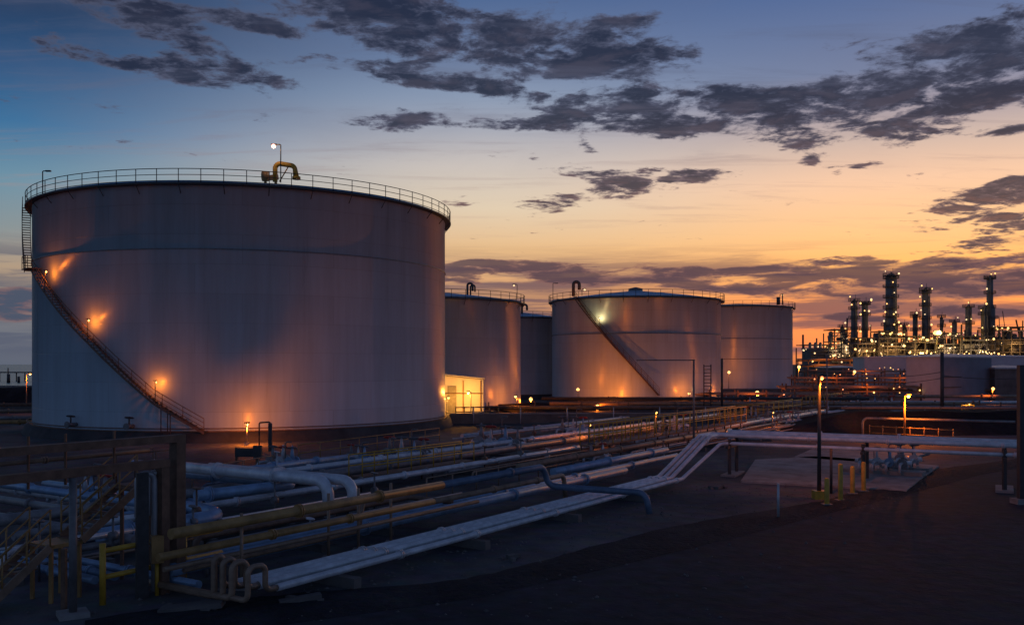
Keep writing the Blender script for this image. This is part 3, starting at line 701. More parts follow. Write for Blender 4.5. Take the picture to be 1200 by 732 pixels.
# ------------------------------------------------------------------ valves and manifolds
def manifold(label, p, n_, s=1.0, seed=1, group='valve stations in the yard', stand='concrete'):
    p = Vector(p); rs = random.Random(seed); t = thing('valve_station', label, 'valves', p, group)
    MB().box(p + Vector((0, 0, .15)), (1.1 * n_ * s + .6, 1.3, .3), rz=math.atan2(NRM.y, NRM.x)).build('plinth', stand, t)
    L = .9 * n_ * s; MB().rod(p - NRM * L / 2 + Vector((0, 0, .75)), p + NRM * L / 2 + Vector((0, 0, .75)), .15 * s, 10).build('header', 'clad_pipe', t)
    for k in range(n_):
        q = p + NRM * (k - (n_ - 1) / 2) * .85 * s + Vector((0, 0, .75)) + DIR * rs.uniform(-.2, .2)
        vb = valve_mb(q, s * rs.uniform(.8, 1.15)).build('valve', ('old_pipe', 'galvanised', 'blue_pipe')[k % 3], t)
        wheel_mb(q, s).build('handwheel', 'red_paint' if (k + seed) % 3 == 0 else 'mid_steel', vb)
    mb = MB()
    for k in range(n_):
        q = p + NRM * (k - (n_ - 1) / 2) * .85 * s; mb.tube(fillet([q - DIR * 1.1 + Vector((0, 0, .3)), q - DIR * 1.1 + Vector((0, 0, .75)), q + Vector((0, 0, .75)), q + DIR * 1.1 + Vector((0, 0, .75)), q + DIR * 1.1 + Vector((0, 0, .3))], .2), .09 * s, 8)
    mb.build('branch_pipes', 'galvanised', t)
    mb = MB(); q = p + NRM * .3; mb.tube(fillet([q, q + Vector((0, 0, 2.1 * s)), q + NRM * .5 + Vector((0, 0, 2.1 * s))], .15), .04, 6); mb.rod(p - NRM * .5, p - NRM * .5 + Vector((0, 0, 1.7 * s)), .03, 6); mb.build('gauge_pipe', 'mid_steel', t)
    return t
manifold('large grey valve station with tall spindles in the middle of the yard', G(584, 531), 4, 1.25, 2)
manifold('valve station with a gauge pipe before the right foot of the huge tank', G(478, 546), 4, 1.1, 3)
manifold('valve station on the bare soil, near the walkway end with white dots', G(672, 514), 3, 1.2, 4)
manifold('low valve cluster just right of the control boxes', G(330, 556), 3, .9, 5)
manifold('valve cluster right of the low one, below the huge tank wall', G(420, 551), 3, .8, 6)
manifold('valve station with red handwheels on the concrete pad under the pipe bridge', G(1035, 556), 4, .85, 7)
manifold('small valve station at the right end of the concrete pad', G(1063, 552), 2, .9, 10)
manifold('valve cluster deep in the yard under the very bright orange lamp', G(880, 499), 4, 1.3, 8)
manifold('valve cluster behind the top of the ramp', G(925, 503), 3, 1.0, 11)
manifold('valve cluster seen through the brown frame', G(105, 600), 4, 1.0, 12)
manifold('valve cluster before the foot of the grey pole with the arm', G(790, 508), 3, 1.1, 13)
manifold('dark valve cluster between the blue pair and the ramp', G(700, 548), 2, .8, 14)
for k, (x0, px0) in enumerate(((860, 470), (930, 466), (985, 472), (1025, 464))):
    manifold(('far valve cluster left of the farthest tank lamp', 'far valve cluster right of the farthest tank foot', 'far valve cluster below the warehouse lamp', 'far valve cluster left of the blockhouse')[k], At(x0, px0 + 8, 125).xy.to_3d(), 5, 1.3, 20 + k)

def bank(label, px, py, l0, l1, n_, seed, gap=.42):
    rs = random.Random(seed); s, tt = st(px, py, .4); a = ST(s + l0, tt, 0); t = thing('pipe_bank', label, 'pipes', a, 'low banks of thin pipes in the yard')
    for k in range(n_):
        q = tt + k * gap + rs.uniform(-.08, .08); z = rs.choice((.32, .38, .55, .8)); e0, e1 = s + l0 + rs.uniform(-1, 1.5), s + l1 + rs.uniform(-3, 2); r_ = rs.choice((.05, .06, .08, .1))
        pts = [ST(e0, q, z), ST(e1, q, z)]
        if rs.random() < .5: pts = [ST(e0, q, .0)] + pts
        if rs.random() < .5: pts.append(ST(e1 + .02, q + rs.uniform(.8, 2.4), z))
        MB().tube(fillet(pts, .25), r_, 8).build('pipe', rs.choice(('clad_pipe', 'old_pipe', 'brown_pipe', 'galvanised', 'slate_pipe', 'rust_steel')), t)
    k = s + l0 + 1
    while k < s + l1 - 1:
        m_ = tt + (n_ - 1) * gap / 2; MB().box(ST(k, m_, .13), (n_ * gap + .4, .22, .26), rz=math.atan2(NRM.y, NRM.x)).build('sleeper', 'dark_concrete', t)
        if rs.random() < .6:
            q = ST(k + .6, tt + rs.uniform(0, n_ * gap), 0); hh = rs.uniform(.9, 1.9); v_ = MB().rod(q, q + Vector((0, 0, hh)), .04, 6); v_.disc(q + Vector((0, 0, hh)), .16, .05, (.2, 0, 1), 10); v_.disc(q + Vector((0, 0, hh * .55)), .15, .22, DIR, 8); v_.build('spindle_valve', rs.choice(('mid_steel', 'rust_steel', 'galvanised')), t)
        k += rs.uniform(2.5, 4.5)
for a_ in (('bank of thin pipes and valves between the huge tank foot and the short walkway', 470, 536, -4, 14, 7, 61), ('bank of thin pipes in front of the start of the long walkway', 620, 535, -8, 12, 6, 62), ('bank of thin pipes behind the big elbow pipes', 330, 560, -6, 9, 6, 63),
           ('bank of thin pipes by the grey pole with the arm', 770, 522, -6, 12, 7, 64), ('bank of thin pipes beyond the top of the ramp', 890, 503, -8, 12, 8, 65), ('bank of thin pipes on bare soil below the half hidden tank', 600, 511, -8, 14, 5, 66),
           ('bank of thin pipes low behind the thin brown posts', 330, 625, -5, 8, 5, 67), ('bank of thin pipes between the ochre pipes and the fat blue curved pipe', 270, 608, -4, 8, 5, 68), ('bank of thin pipes in the far yard left of the dark lamp post', 915, 486, -8, 16, 9, 69), ('bank of thin pipes in the shade under the stair', 90, 640, -4, 5, 5, 70)): bank(*a_)  # the ochre pipes are the low pipes with orange lamp light painted in
def fence_line(label, px0, py0, px1, py1, n_, h, matn):
    a, b_ = G(px0, py0), G(px1, py1); t = thing('guard_fence', label, 'guard rail', a, 'guard rails in the pipe yard')
    for z in (.5, 1.0): MB().rod(a + Vector((0, 0, h * z)), b_ + Vector((0, 0, h * z)), .035, 6).build('rail', matn, t)
    p0_ = None
    for k in range(n_):
        p = a.lerp(b_, k / (n_ - 1))
        if p0_ is None: p0_ = MB().rod(p, p + Vector((0, 0, h)), .035, 6).build('post', matn, t)
        else: c_ = p0_.copy(); COL.objects.link(c_); c_.parent = t; c_.location = p - a
fence_line('yellowish guard rail along the foot of the huge tank', 350, 541, 515, 517, 9, 1.1, 'ochre_and_glow')
fence_line('brown guard rail behind the blue pair of pipes', 500, 588, 690, 548, 9, 1.1, 'brown_pipe')
fence_line('orange-lit guard rail in the thick of the far valves', 850, 497, 955, 481, 10, 1.1, 'ochre_and_glow')
fence_line('dull guard rail between the big elbow pipes and the huge tank', 225, 575, 320, 556, 6, 1.1, 'brown_pipe')
# ------------------------------------------------------------------ bollards
bo = None
for k, (px, py, h, lab) in enumerate(((969, 592, 1.25, 'yellow bollard nearest the yellow lamp footing'), (985, 587, 1.75, 'tallest yellow bollard, second from the lamp footing'), (999, 579, 1.4, 'yellow bollard third from the lamp footing'), (1012, 576, 1.5, 'dull yellow bollard closest to the valves with red handwheels'))):
    g = G(px, py); t = thing('bollard', lab, 'bollard', g, 'yellow bollards by the concrete pad')
    MB().lathe(g, [(.11, 0), (.11, h - .08), (.08, h - .02), (.01, h)], 14).build('post', 'yellow_paint', t)
    MB().box(g + Vector((0, 0, .04)), (.42, .42, .08)).build('footing', 'concrete', t)
g = G(974, 578); tag(MB().tube((g, g + Vector((0, 0, 2.2))), .07, 8).build('standpipe', 'dark_steel', origin=g), 'dark standpipe between the first two yellow bollards', 'standpipe')
# arch of pipe with guard rails behind the bridge
ga = G(1011, 514); gb = G(1190, 520)
pipe('grey pipe hoop rising and running level behind the pipe bridge', [Vector((ga.x, ga.y, 0)), Vector((ga.x, ga.y, 1.75)), Vector((gb.x, gb.y, 1.75))], .1, 'old_pipe', .4)
t = thing('guard_fence', 'orange-lit guard rail beneath the grey pipe hoop', 'guard rail', (ga.x + .6, ga.y, 0))
for hz in (.55, 1.1):
    MB().rod((ga.x + .5, ga.y - .2, hz), (gb.x - 5, gb.y - .2, hz), .045, 6).build('rail', 'ochre_and_glow', t)
for k in range(7):
    p = Vector((ga.x + .5, ga.y - .2, 0)).lerp(Vector((gb.x - 5, gb.y - .2, 0)), k / 6); MB().rod(p, p + Vector((0, 0, 1.2)), .045, 6).build('post', 'ochre_and_glow', t)
# yellow lit frame board
p = G(1134, 497); t = thing('gauge_board', 'small yellow-framed instrument board glowing on the earth bund', 'instrument board', p)
p = Vector((p.x, p.y, 0)); mb = MB()
for dx in (-.65, .65): mb.beam(p + Vector((dx, 0, 0)), p + Vector((dx, 0, 2.0)), .1, .1)
for z in (2.0, .5): mb.beam(p + Vector((-.7, 0, z)), p + Vector((.7, 0, z)), .1, .1)
mb.build('frame', 'yellow_paint', t)
mb = MB().ring(p + Vector((-.3, -.05, .75)), .2, .05, (0, 1, 0)); mb.box(p + Vector((.15, 0, 1.3)), (.5, .15, .5)); mb.rod(p + Vector((-.3, 0, .9)), p + Vector((-.3, 0, 1.8)), .05, 6); mb.build('gauge', 'ochre_and_glow', t)
lp = MB().box(p + Vector((0, -.35, 2.2)), (.5, .12, .1)).build('lamp', 'dark_steel', t); MB().ball(p + Vector((0, -.35, 2.12)), .06).build('bulb', 'bulb_warm', lp); light(p + Vector((0, -.55, 1.9)), 30, (1, .5, .12), lp)

# ------------------------------------------------------------------ brown portal frame, stair and yellow barrier at the left
tB = -22.15
sR = sfor(208, tB); sL = sfor(-60, tB)
fr = thing('portal_frame', 'brown steel portal of two level beams over the stair at the left', 'steel frame', ST(sR, tB, 0))
MB().beam(ST(sL, tB, 4.28), ST(sR + .15, tB, 4.28), .34, .2).build('upper_beam', 'rust_steel', fr)
MB().beam(ST(sL, tB, 3.62), ST(sR - .35, tB, 3.62), .3, .22).build('lower_beam', 'rust_steel', fr)
MB().box(ST(sR, tB, 2.09), (.3, .34, 4.18), rz=math.atan2(DIR.y, DIR.x)).build('column', 'rust_steel', fr)
MB().box(ST(sR - .5, tB + .02, 1.75), (.24, .28, 3.5), rz=math.atan2(DIR.y, DIR.x)).build('column', 'rust_steel', fr)
for px in (38, 82, 139):
    s = sfor(px, tB); MB().beam(ST(s, tB - .2, 3.3), ST(s, tB - .2, 4.6), .05, .05).build('strut', 'rust_steel', fr)
s = sfor(83, tB)
cl = MB().tube((ST(s, tB + .1, .1), ST(s, tB + .1, 3.5)), .1, 10).build('leg', 'mid_steel', fr); MB().box(ST(s, tB + .1, .06), (.7, .7, .12), rz=.58).build('footing', 'concrete', cl)
s = sfor(78, tB - .5); MB().beam(ST(s, tB - .6, 0), ST(s, tB - .6, 1.6), .12, .12).build('stub_leg', 'rust_steel', fr)
pn = ST(sfor(171, tB), tB, 0); dk = MB().box(pn + Vector((-.1, 0, 1.7)), (.3, .25, 3.4), rz=.58).build('upright', 'dark_steel', fr)
for k, px in enumerate((181, 192)):
    s = sfor(px, tB - .1); q = ST(s, tB - .1, 0)
    pipe(('pale upright pipe inside the brown frame, next to the dark upright', 'pale upright pipe inside the brown frame, next to its column')[k], [q + Vector((0, 0, .1)), q + Vector((0, 0, 3.35)), q + DIR * -.45 - NRM * .1 + Vector((0, 0, 3.35)), q + DIR * -.45 - NRM * .1 + Vector((0, 0, 2.2))], .085, 'galvanised', .2, 1.3)
# upper pipes along the beam
pipe('thin brown pipe lying between the two beams of the brown frame', [ST(sL, tB - .45, 3.95), ST(sR - .6, tB - .45, 3.95)], .06, 'brown_pipe', flange=2.5)
# stair
def flight(t, a, b_, w, n_):
    a, b_ = Vector(a), Vector(b_); d = (b_ - a); h = Vector((d.x, d.y, 0)).normalized(); nn = Vector((h.y, -h.x, 0)); mb = MB()
    for k in range(n_ + 1): mb.box(a.lerp(b_, k / n_), (.25, w, .04), rz=math.atan2(h.y, h.x))
    fl = mb.build('flight', 'rust_steel', t)
    for s_ in (-1, 1):
        MB().beam(a + nn * w / 2 * s_, b_ + nn * w / 2 * s_, .06, .22).build('stringer', 'brown_pipe', fl); m2 = MB()
        for hz in (.35, .68, 1.0): m2.rod(a + nn * w / 2 * s_ + Vector((0, 0, hz)), b_ + nn * w / 2 * s_ + Vector((0, 0, hz)), .022, 6)
        for k in range(0, 4): q = a.lerp(b_, k / 3) + nn * w / 2 * s_; m2.rod(q, q + Vector((0, 0, 1.0)), .025, 6)
        m2.build('handrail', 'ochre_and_glow', fl)
sp = -12.6 * DIR.x + 24.7 * DIR.y; tp_ = -12.6 * NRM.x + 24.7 * NRM.y - .1
sta = thing('crossover_stair', 'yellow-railed stair with small platform under the brown frame at the left', 'stair', ST(sp, tp_, 0))
flight(sta, ST(sp - 1.9, tp_, .05), ST(sp, tp_, 1.5), 1.0, 7)
MB().box(ST(sp + .45, tp_, 1.5), (.95, 1.0, .1), rz=math.atan2(DIR.y, DIR.x)).build('platform', 'ochre_and_glow', sta)
flight(sta, ST(sp + .9, tp_, 1.55), ST(sp + 2.6, tp_, 2.75), 1.0, 6)
MB().box(ST(sp + 3.2, tp_, 2.75), (1.3, 1.1, .16), rz=math.atan2(DIR.y, DIR.x)).build('platform', 'rust_steel', sta)
for s_, z in ((.05, 1.5), (.85, 1.5), (2.75, 2.7), (3.7, 2.7)):
    for q in (-.45, .45): MB().beam(ST(sp + s_, tp_ + q, 0), ST(sp + s_, tp_ + q, z), .09, .09).build('leg', 'rust_steel' if s_ > 2 else 'ochre_and_glow', sta)
mb = MB()
for q in (-.5, .5):
    for hz in (.5, 1.0): mb.rod(ST(sp + 2.6, tp_ + q, 2.8 + hz), ST(sp + 3.85, tp_ + q, 2.8 + hz), .022, 6)
    for k in range(3): mb.rod(ST(sp + 2.6 + k * .62, tp_ + q, 2.8), ST(sp + 2.6 + k * .62, tp_ + q, 3.8), .025, 6)
mb.build('handrail', 'rust_steel', sta)
# yellow barrier
g0 = G(120, 708); sb, tb = g0.dot(DIR), g0.dot(NRM)
ba = thing('pipe_barrier', 'yellow two-bar barrier on stout posts before the brown frame', 'barrier', g0)
for z in (1.42, .72): MB().rod(ST(sb - .05, tb, z), ST(sb + 3.9, tb, z), .07, 10).build('bar', 'yellow_paint', ba)
for k, (ds, h) in enumerate(((0, 1.62), (2.55, 1.55))): 
    MB().tube((ST(sb + ds, tb + .01, 0), ST(sb + ds, tb + .01, h)), .085, 10).build('post', 'yellow_paint', ba)
vb = G(184, 697); vx = thing('valve_box', 'yellow box on a post where the barrier meets the glow-tinted pipes', 'valve box', vb)
MB().box(vb + Vector((0, 0, 1.28)), (.32, .3, .75), rz=.5).build('box', 'ochre_and_glow', vx); MB().rod(vb, vb + Vector((0, 0, .92)), .06, 8).build('post', 'yellow_paint', vx)
# concrete slab pieces on the ground near the bundle's start
for k, (px, py, sx, sy, rz, lab) in enumerate(((352, 706, 1.1, .3, .35, 'broken concrete slab leaning near the start of the pale bundle'), (225, 715, 1.6, .5, .1, 'flat concrete block on the dark ground below the glow-tinted pipes'), (600, 655, .3, .25, .5, 'lone grey stone on bare ground before the middle of the pale bundle'), (840, 572, .7, .5, .9, 'scatter of broken stones below the foot of the pipe ramp'))):
    p = G(px, py); mb = MB(); rs = random.Random(k)
    mb.box(p + Vector((0, 0, .1)), (sx, sy, .14), ax=(Vector((math.cos(rz), math.sin(rz), .1)).normalized(), Vector((-math.sin(rz), math.cos(rz), 0)), Vector((-.1 * math.cos(rz), -.1 * math.sin(rz), 1)).normalized()))
    for j in range(4): mb.box(p + Vector((rs.uniform(-sx, sx) * .6, rs.uniform(-.4, .4), .05)), (rs.uniform(.1, .25), rs.uniform(.1, .2), .12), rz=rs.uniform(0, 3))
    tag(mb.build('rubble_block', 'dark_concrete', origin=p), lab, 'concrete block')

# ------------------------------------------------------------------ bund walls
def low_wall(label, a, b_, h, th=.3, matn='dark_concrete', posts=0):
    a, b_ = Vector(a), Vector(b_); t = thing('bund_wall', label, 'wall', a, 'low bund walls'); MB().beam(a + Vector((0, 0, h / 2)), b_ + Vector((0, 0, h / 2)), th, h).build('wall', matn, t)
    MB().beam(a + Vector((0, 0, h + .05)), b_ + Vector((0, 0, h + .05)), th + .12, .1).build('coping', 'concrete', t)
    if posts:
        for k in range(posts):
            p = a.lerp(b_, (k + .5) / posts); MB().rod(p + Vector((0, -.4, 0)), p + Vector((0, -.4, 1.7)), .06, 6).build('stake', 'galvanised', t)
    return t
low_wall('long low dark wall across the yard below the half hidden tank', (-6.5, 97, 0), (28, 99, 0), 1.0, posts=7)
low_wall('short low wall running from the small yellow-lit shed', (-6.5, 97.5, 0), (-2, 104, 0), .9)
low_wall('low wall at the foot of the farthest tank', (36, 168, 0), (62, 172, 0), 1.6)
low_wall('low pale wall at the far left beyond the huge tank', (-72, 118, 0), (-47, 121, 0), .9)

# ------------------------------------------------------------------ pale buildings at the right
def building(name, label, corners, z1, wallmats, roof_rise=.5, cat='building'):
    cs = [Vector((x, y, 0)) for x, y in corners]; t = thing(name, label, cat, cs[0]); n_ = len(cs)
    for i in range(n_):
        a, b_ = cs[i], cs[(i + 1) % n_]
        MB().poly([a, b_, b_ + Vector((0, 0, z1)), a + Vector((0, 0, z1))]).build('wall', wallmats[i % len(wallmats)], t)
    cen = sum(cs, Vector()) / n_; mb = MB()
    for i in range(n_):
        a, b_ = cs[i], cs[(i + 1) % n_]; oa = a + (a - cen).normalized() * .3; ob = b_ + (b_ - cen).normalized() * .3
        mb.poly([oa + Vector((0, 0, z1)), ob + Vector((0, 0, z1)), ob + Vector((0, 0, z1 + .22)), oa + Vector((0, 0, z1 + .22))])
        mb.poly([oa + Vector((0, 0, z1 + .22)), ob + Vector((0, 0, z1 + .22)), cen + Vector((0, 0, z1 + roof_rise))])
    mb.build('roof', 'galvanised', t); return t
bA, bB, bC = At(1062, 462, 152), At(1104, 462, 143), At(1162, 462, 152)
bD = bA + (bC - bB)
bh = building('blockhouse', 'windowless blockhouse, right walls painted as shaded, behind the thick dark pole', [(bA.x, bA.y), (bB.x, bB.y), (bC.x, bC.y), (bD.x + 1, bD.y + 3)], 7.2, ('pale_wall', 'shaded_wall', 'shaded_wall'), .75)
for zz in (2.6, 4.2): MB().beam(Vector((bB.x, bB.y, zz)).lerp(Vector((bC.x, bC.y, zz)), .01) + Vector((.1, -.3, 0)), Vector((bC.x, bC.y, zz)) + Vector((-1.4, -.3, 0)), .12, .12).build('wall_pipe', 'dark_steel', bh)
mb = MB().rod((bC.x - 2.2, bC.y - .8, 0), (bC.x - 2.2, bC.y - .8, 4.2), .1, 6); mb.build('drainpipe', 'mid_steel', bh)
wa, wb = At(1013, 450, 215), At(1240, 450, 200)
building('warehouse', 'long pale low warehouse behind the blockhouse', [(wa.x, wa.y), (wb.x, wb.y), (wb.x + 4, wb.y + 18), (wa.x + 4, wa.y + 18)], 7.6, ('pale_wall',), .9)
for k, (px0, px1, py, Y, lab) in enumerate(((975, 1012, 431, 240, 'low dark shed left of the long pale warehouse'), (1166, 1230, 432, 150, 'dark open pipe shed right of the blockhouse'))):
    a, b_ = At(px0, 450, Y), At(px1, 450, Y); z = CH - (py - YH) * Y / F
    building('shed', lab, [(a.x, a.y), (b_.x, b_.y), (b_.x, b_.y + 12), (a.x, a.y + 12)], z, ('dark_concrete',), .6)
# overhead cables
def cable(label, a, b_, sag, r_=.035):
    a, b_ = Vector(a), Vector(b_); pts = [a.lerp(b_, k / 16) - Vector((0, 0, sag * 4 * (k / 16) * (1 - k / 16))) for k in range(17)]
    tag(MB().tube(pts, r_, 5).build('cable', 'dark_steel', origin=a), label, 'cable', 'overhead cables at the blockhouse')
pt = G(1104, 492)
cable('upper overhead cable left of the thick dark pole', pt + Vector((0, 0, 5.4)), At(1000, 437, 120), .5)
cable('lower overhead cable left of the thick dark pole', pt + Vector((0, 0, 4.7)), At(1000, 447, 120), .4)
cable('overhead cable right of the thick dark pole', pt + Vector((0, 0, 5.0)), At(1230, 440, 110), .4)

# ------------------------------------------------------------------ refinery on the horizon
bulb_mesh = {}
def glow_ball(p, r_, kind, parent):
    key = (kind, round(r_, 2)); root = parent
    while root.parent is not None: root = root.parent
    if key not in bulb_mesh:
        o = MB().ball((0, 0, 0), r_, 8, 6).build('lamp', kind, origin=(0, 0, 0)); bulb_mesh[key] = o.data; o.parent = parent
    else:
        o = bpy.data.objects.new('lamp', bulb_mesh[key]); COL.objects.link(o); o.parent = parent
    o.location = Vector(p) - Vector(root.location); return o
KINDS = ('bulb_pale', 'bulb_warm', 'bulb_pale', 'bulb_sodium', 'bulb_warm')
def column(label, px0, px1, pytop, Y, seed, step=6.0, widen=None, lamps=7, ladder=True):
    rs = random.Random(seed); p0 = At((px0 + px1) / 2, YH, Y); c = Vector((p0.x, Y, 0)); r_ = (px1 - px0) / 2 * Y / F * .8; top = CH - (pytop - YH) * Y / F
    t = thing('distillation_column', label, 'refinery column', c, 'columns of the refinery on the horizon')
    prof = [(r_ * 1.1, 0), (r_ * 1.1, 2)] + ([(widen[1] * r_, 2), (widen[1] * r_, widen[0]), (r_, widen[0] + 2)] if widen else [(r_, 2.5)]) + [(r_, top - r_ * .9), (r_ * .85, top - r_ * .4), (r_ * .5, top - r_ * .1), (.02, top)]
    MB().lathe(c, prof, 20).build('shell', 'tower_steel', t)
    z = 8 + rs.random() * 2; zs = []
    while z < top - 1.0: zs.append(z); z += step * rs.uniform(.75, 1.25)
    zs.append(top - r_ * .6)
    for z in zs:
        R_ = (widen[1] * r_ if widen and z < widen[0] else r_); a0 = rs.uniform(0, 6); mb = MB()
        mb.lathe(c + Vector((0, 0, z)), [(R_ * .9, 0), (R_ + 1.15, 0), (R_ + 1.15, .22), (R_ * .9, .22)], 18, False)
        pl = mb.build('platform', 'dark_steel', t); m2 = MB()
        for hz in (.7, 1.25): m2.tube(ringpts(c, R_ + 1.1, z + hz, 18), .07, 4, closed=True)
        for q in ringpts(c, R_ + 1.1, 0, 10): m2.rod((q.x, q.y, z), (q.x, q.y, z + 1.25), .07, 4)
        m2.build('railing', 'dark_steel', pl)
    mb = MB(); R_ = (widen[1] * r_ if widen else r_)
    for a in (rs.uniform(-2.4, -.7), rs.uniform(-2.4, -.7)):
        q = c + Vector((math.cos(a), math.sin(a), 0)) * (R_ + .5); mb.tube(fillet([q + Vector((0, 0, 2)), q + Vector((0, 0, top * rs.uniform(.8, 1.0))), c + Vector((0, 0, top * 1.0 + .5))], .8), .22, 6)
    mb.rod(c + Vector((r_ * .4, 0, top - 1)), c + Vector((r_ * .4, 0, top + 2.2)), .1, 4)
    mb.build('riser_pipe', 'mid_steel', t)
    for k in range(lamps):
        z = zs[k % len(zs)] + 1.0 if k < len(zs) else rs.uniform(4, top - 2); a = rs.uniform(-2.9, -.3)
        R_ = (widen[1] * r_ if widen and z < widen[0] else r_)
        glow_ball(c + Vector((math.cos(a) * (R_ + 1.3), math.sin(a) * (R_ + 1.3), z + 1.0)), rs.choice((.26, .32, .42)), rs.choice(KINDS), t)
    return t, c, top
cols = (
 ('thin stepped column at the left end of the refinery', 984, 990, 382, 430, 11, 5, None, 5),
 ('left column of the close pair of equal refinery columns', 996.5, 1005.5, 351, 400, 12, 5.5, None, 8),
 ('right column of the close pair of equal refinery columns', 1009, 1018, 354, 402, 13, 5.5, None, 7),
 ('tallest thick refinery column ringed with many platforms', 1036.5, 1051.5, 320, 400, 14, 4.2, (24, 1.35), 20),
 ('short column right of the tallest thick column', 1057, 1062, 380, 415, 15, 6, None, 3),
 ('stubby column left of the second tallest slender one', 1069, 1076, 367, 405, 16, 6, None, 6),
 ('slender column with lamps near its top, mid refinery', 1079.5, 1089, 338, 402, 17, 5, None, 9),
 ('thin plain stack right beside the yellow floodlight', 1101, 1105.5, 371, 410, 18, 7, None, 2),  # the floodlight is the mast and bulb added for the yellow glow
 ('short bulky column between the floodlight and the double column', 1115, 1122, 376, 405, 19, 7, None, 4),  # the floodlight is the mast and bulb added for the yellow glow
 ('medium column left of the tall right-hand chimney column', 1130.5, 1139.5, 358, 402, 20, 6, None, 6),
 ('tall right column with a wide lower half', 1155.5, 1164.5, 324, 404, 21, 5.5, (30, 1.6), 8),
 ('low wide column attached to the wide foot of the tall right column', 1149, 1156, 360, 396, 22, 6, None, 6),
)
for c_ in cols: column(*c_)
def frame(label, px0, px1, pytop, Y, depth, seed, lamps, levels=4, group='steel process frames of the refinery'):
    rs = random.Random(seed); a, b_ = At(px0, YH, Y), At(px1, YH, Y); top = CH - (pytop - YH) * Y / F; w = b_.x - a.x
    t = thing('process_structure', label, 'refinery frame', (a.x, Y, 0), group); nx = max(2, int(w / 3.4)); mb = MB()
    for i in range(nx + 1):
        for dy in (0, depth): mb.beam((a.x + w * i / nx, Y + dy, 0), (a.x + w * i / nx, Y + dy, top * rs.uniform(.9, 1.05)), .45, .45)
    for k in range(1, levels + 1):
        z = top * k / levels
        for dy in (0, depth): mb.beam((a.x, Y + dy, z), (b_.x, Y + dy, z), .4, .45)
        for i in range(nx):
            if rs.random() < .5: mb.beam((a.x + w * i / nx, Y, z - top / levels), (a.x + w * (i + 1) / nx, Y, z), .25, .25)
    for j in range(int(w / 3)):
        x = a.x + w * rs.uniform(.02, .98); mb.rod((x, Y + rs.uniform(.5, depth), 0), (x, Y + rs.uniform(.5, depth), top * rs.uniform(.95, 1.35)), rs.uniform(.12, .4), 6)
    mb.build('steelwork', 'dark_steel', t)
    for k in range(1, levels + 1):
        z = top * k / levels
        MB().box((a.x + w / 2, Y + depth / 2, z + .1), (w * .96, depth * .9, .15)).build('deck', 'tower_steel', t)
        mb = MB()
        for j in range(max(3, int(w / 4))):
            x = a.x + w * rs.uniform(.1, .9); hh = top / levels * rs.uniform(.35, .75); rr = rs.uniform(.6, 1.3)
            if rs.random() < .5: mb.tube(((x - 2.2, Y + depth * .4, z - top / levels + rr + .4), (x + 2.2, Y + depth * .4, z - top / levels + rr + .4)), rr, 12)
            else: mb.lathe((x, Y + depth * .4, z - top / levels + .2), [(rr, 0), (rr, hh), (rr * .5, hh + .5), (.01, hh + .6)], 12)
        for j in range(3): zz = z - top / levels * rs.uniform(.15, .6); mb.rod((a.x, Y - .4, zz), (b_.x, Y - .4, zz), .18, 6)
        mb.build('vessel', 'mid_steel', t)
    for k in range(lamps):
        x = a.x + w * rs.uniform(.02, .98); z = top * (rs.randint(1, levels) / levels) - rs.uniform(.4, 1.6)
        glow_ball((x, Y - .9, z), rs.choice((.2, .26, .32, .45)), rs.choice(KINDS), t)
    for k in range(max(1, int(w / 14))):
        light((a.x + w * (k + .5) / max(1, int(w / 14)), Y - 4.0, top * .6), 2300, rs.choice((WARM, SODIUM, PALE)), t, .6)
    return t
for f_ in (
 ('low frame of lit pipes at the left end of the refinery', 941, 978, 404, 420, 10, 31, 14, 2),
 ('stepped frame under the thin column at the left end', 974, 1000, 386, 410, 10, 32, 14, 4),
 ('broad frame under the close pair of columns', 996, 1034, 396, 392, 10, 33, 24, 4),
 ('frame hugging the tallest thick column', 1030, 1060, 388, 391, 9, 34, 22, 4),
 ('long frame between the tallest column and the floodlight', 1060, 1096, 394, 392, 10, 35, 26, 3),  # the floodlight is the mast and bulb added for the yellow glow
 ('yellow-lit frame below the floodlight', 1096, 1128, 390, 394, 10, 36, 22, 4),  # the floodlight is the mast and bulb added for the yellow glow
 ('frame at the foot of the tall right column', 1128, 1166, 394, 390, 10, 37, 22, 3),
 ('big dark frame closing the refinery at the right', 1165, 1215, 383, 398, 14, 38, 26, 4)): frame(*f_)
def block(label, px0, px1, pytop, Y, seed):
    rs = random.Random(seed); a, b_ = At(px0, YH, Y), At(px1, YH, Y); h = CH - (pytop - YH) * Y / F; w = b_.x - a.x; t = thing('process_building', label, 'refinery building', (a.x, Y, 0), 'dark process buildings of the refinery')
    MB().box((a.x + w / 2, Y + 6, h / 2), (w, 12, h)).build('hall', 'dark_concrete', t); MB().box((a.x + w / 2, Y + 6, h + .3), (w + .8, 12.8, .5)).build('roof', 'mid_steel', t); mb = MB()
    for k in range(3): x = a.x + w * rs.uniform(.1, .9); mb.lathe((x, Y + 4, h + .5), [(.7, 0), (.7, 2), (.4, 2.6), (.01, 2.7)], 10)
    mb.build('roof_vent', 'mid_steel', t); mb = MB()
    for k in range(4): zz = h * rs.uniform(.2, .95); mb.rod((a.x - 2, Y - .5, zz), (b_.x + 2, Y - .5, zz), .25, 6)
    for k in range(5): x = a.x + w * rs.uniform(0, 1); mb.rod((x, Y - .6, 0), (x, Y - .6, h * rs.uniform(.6, 1.3)), .3, 6)
    mb.build('pipe_run', 'mid_steel', t)
    for k in range(int(w / 2.2)): glow_ball((a.x + w * rs.random(), Y - 1.0, h * rs.uniform(.15, 1.05)), rs.choice((.16, .22, .3)), rs.choice(('bulb_warm', 'bulb_warm', 'bulb_sodium', 'bulb_pale')), t)
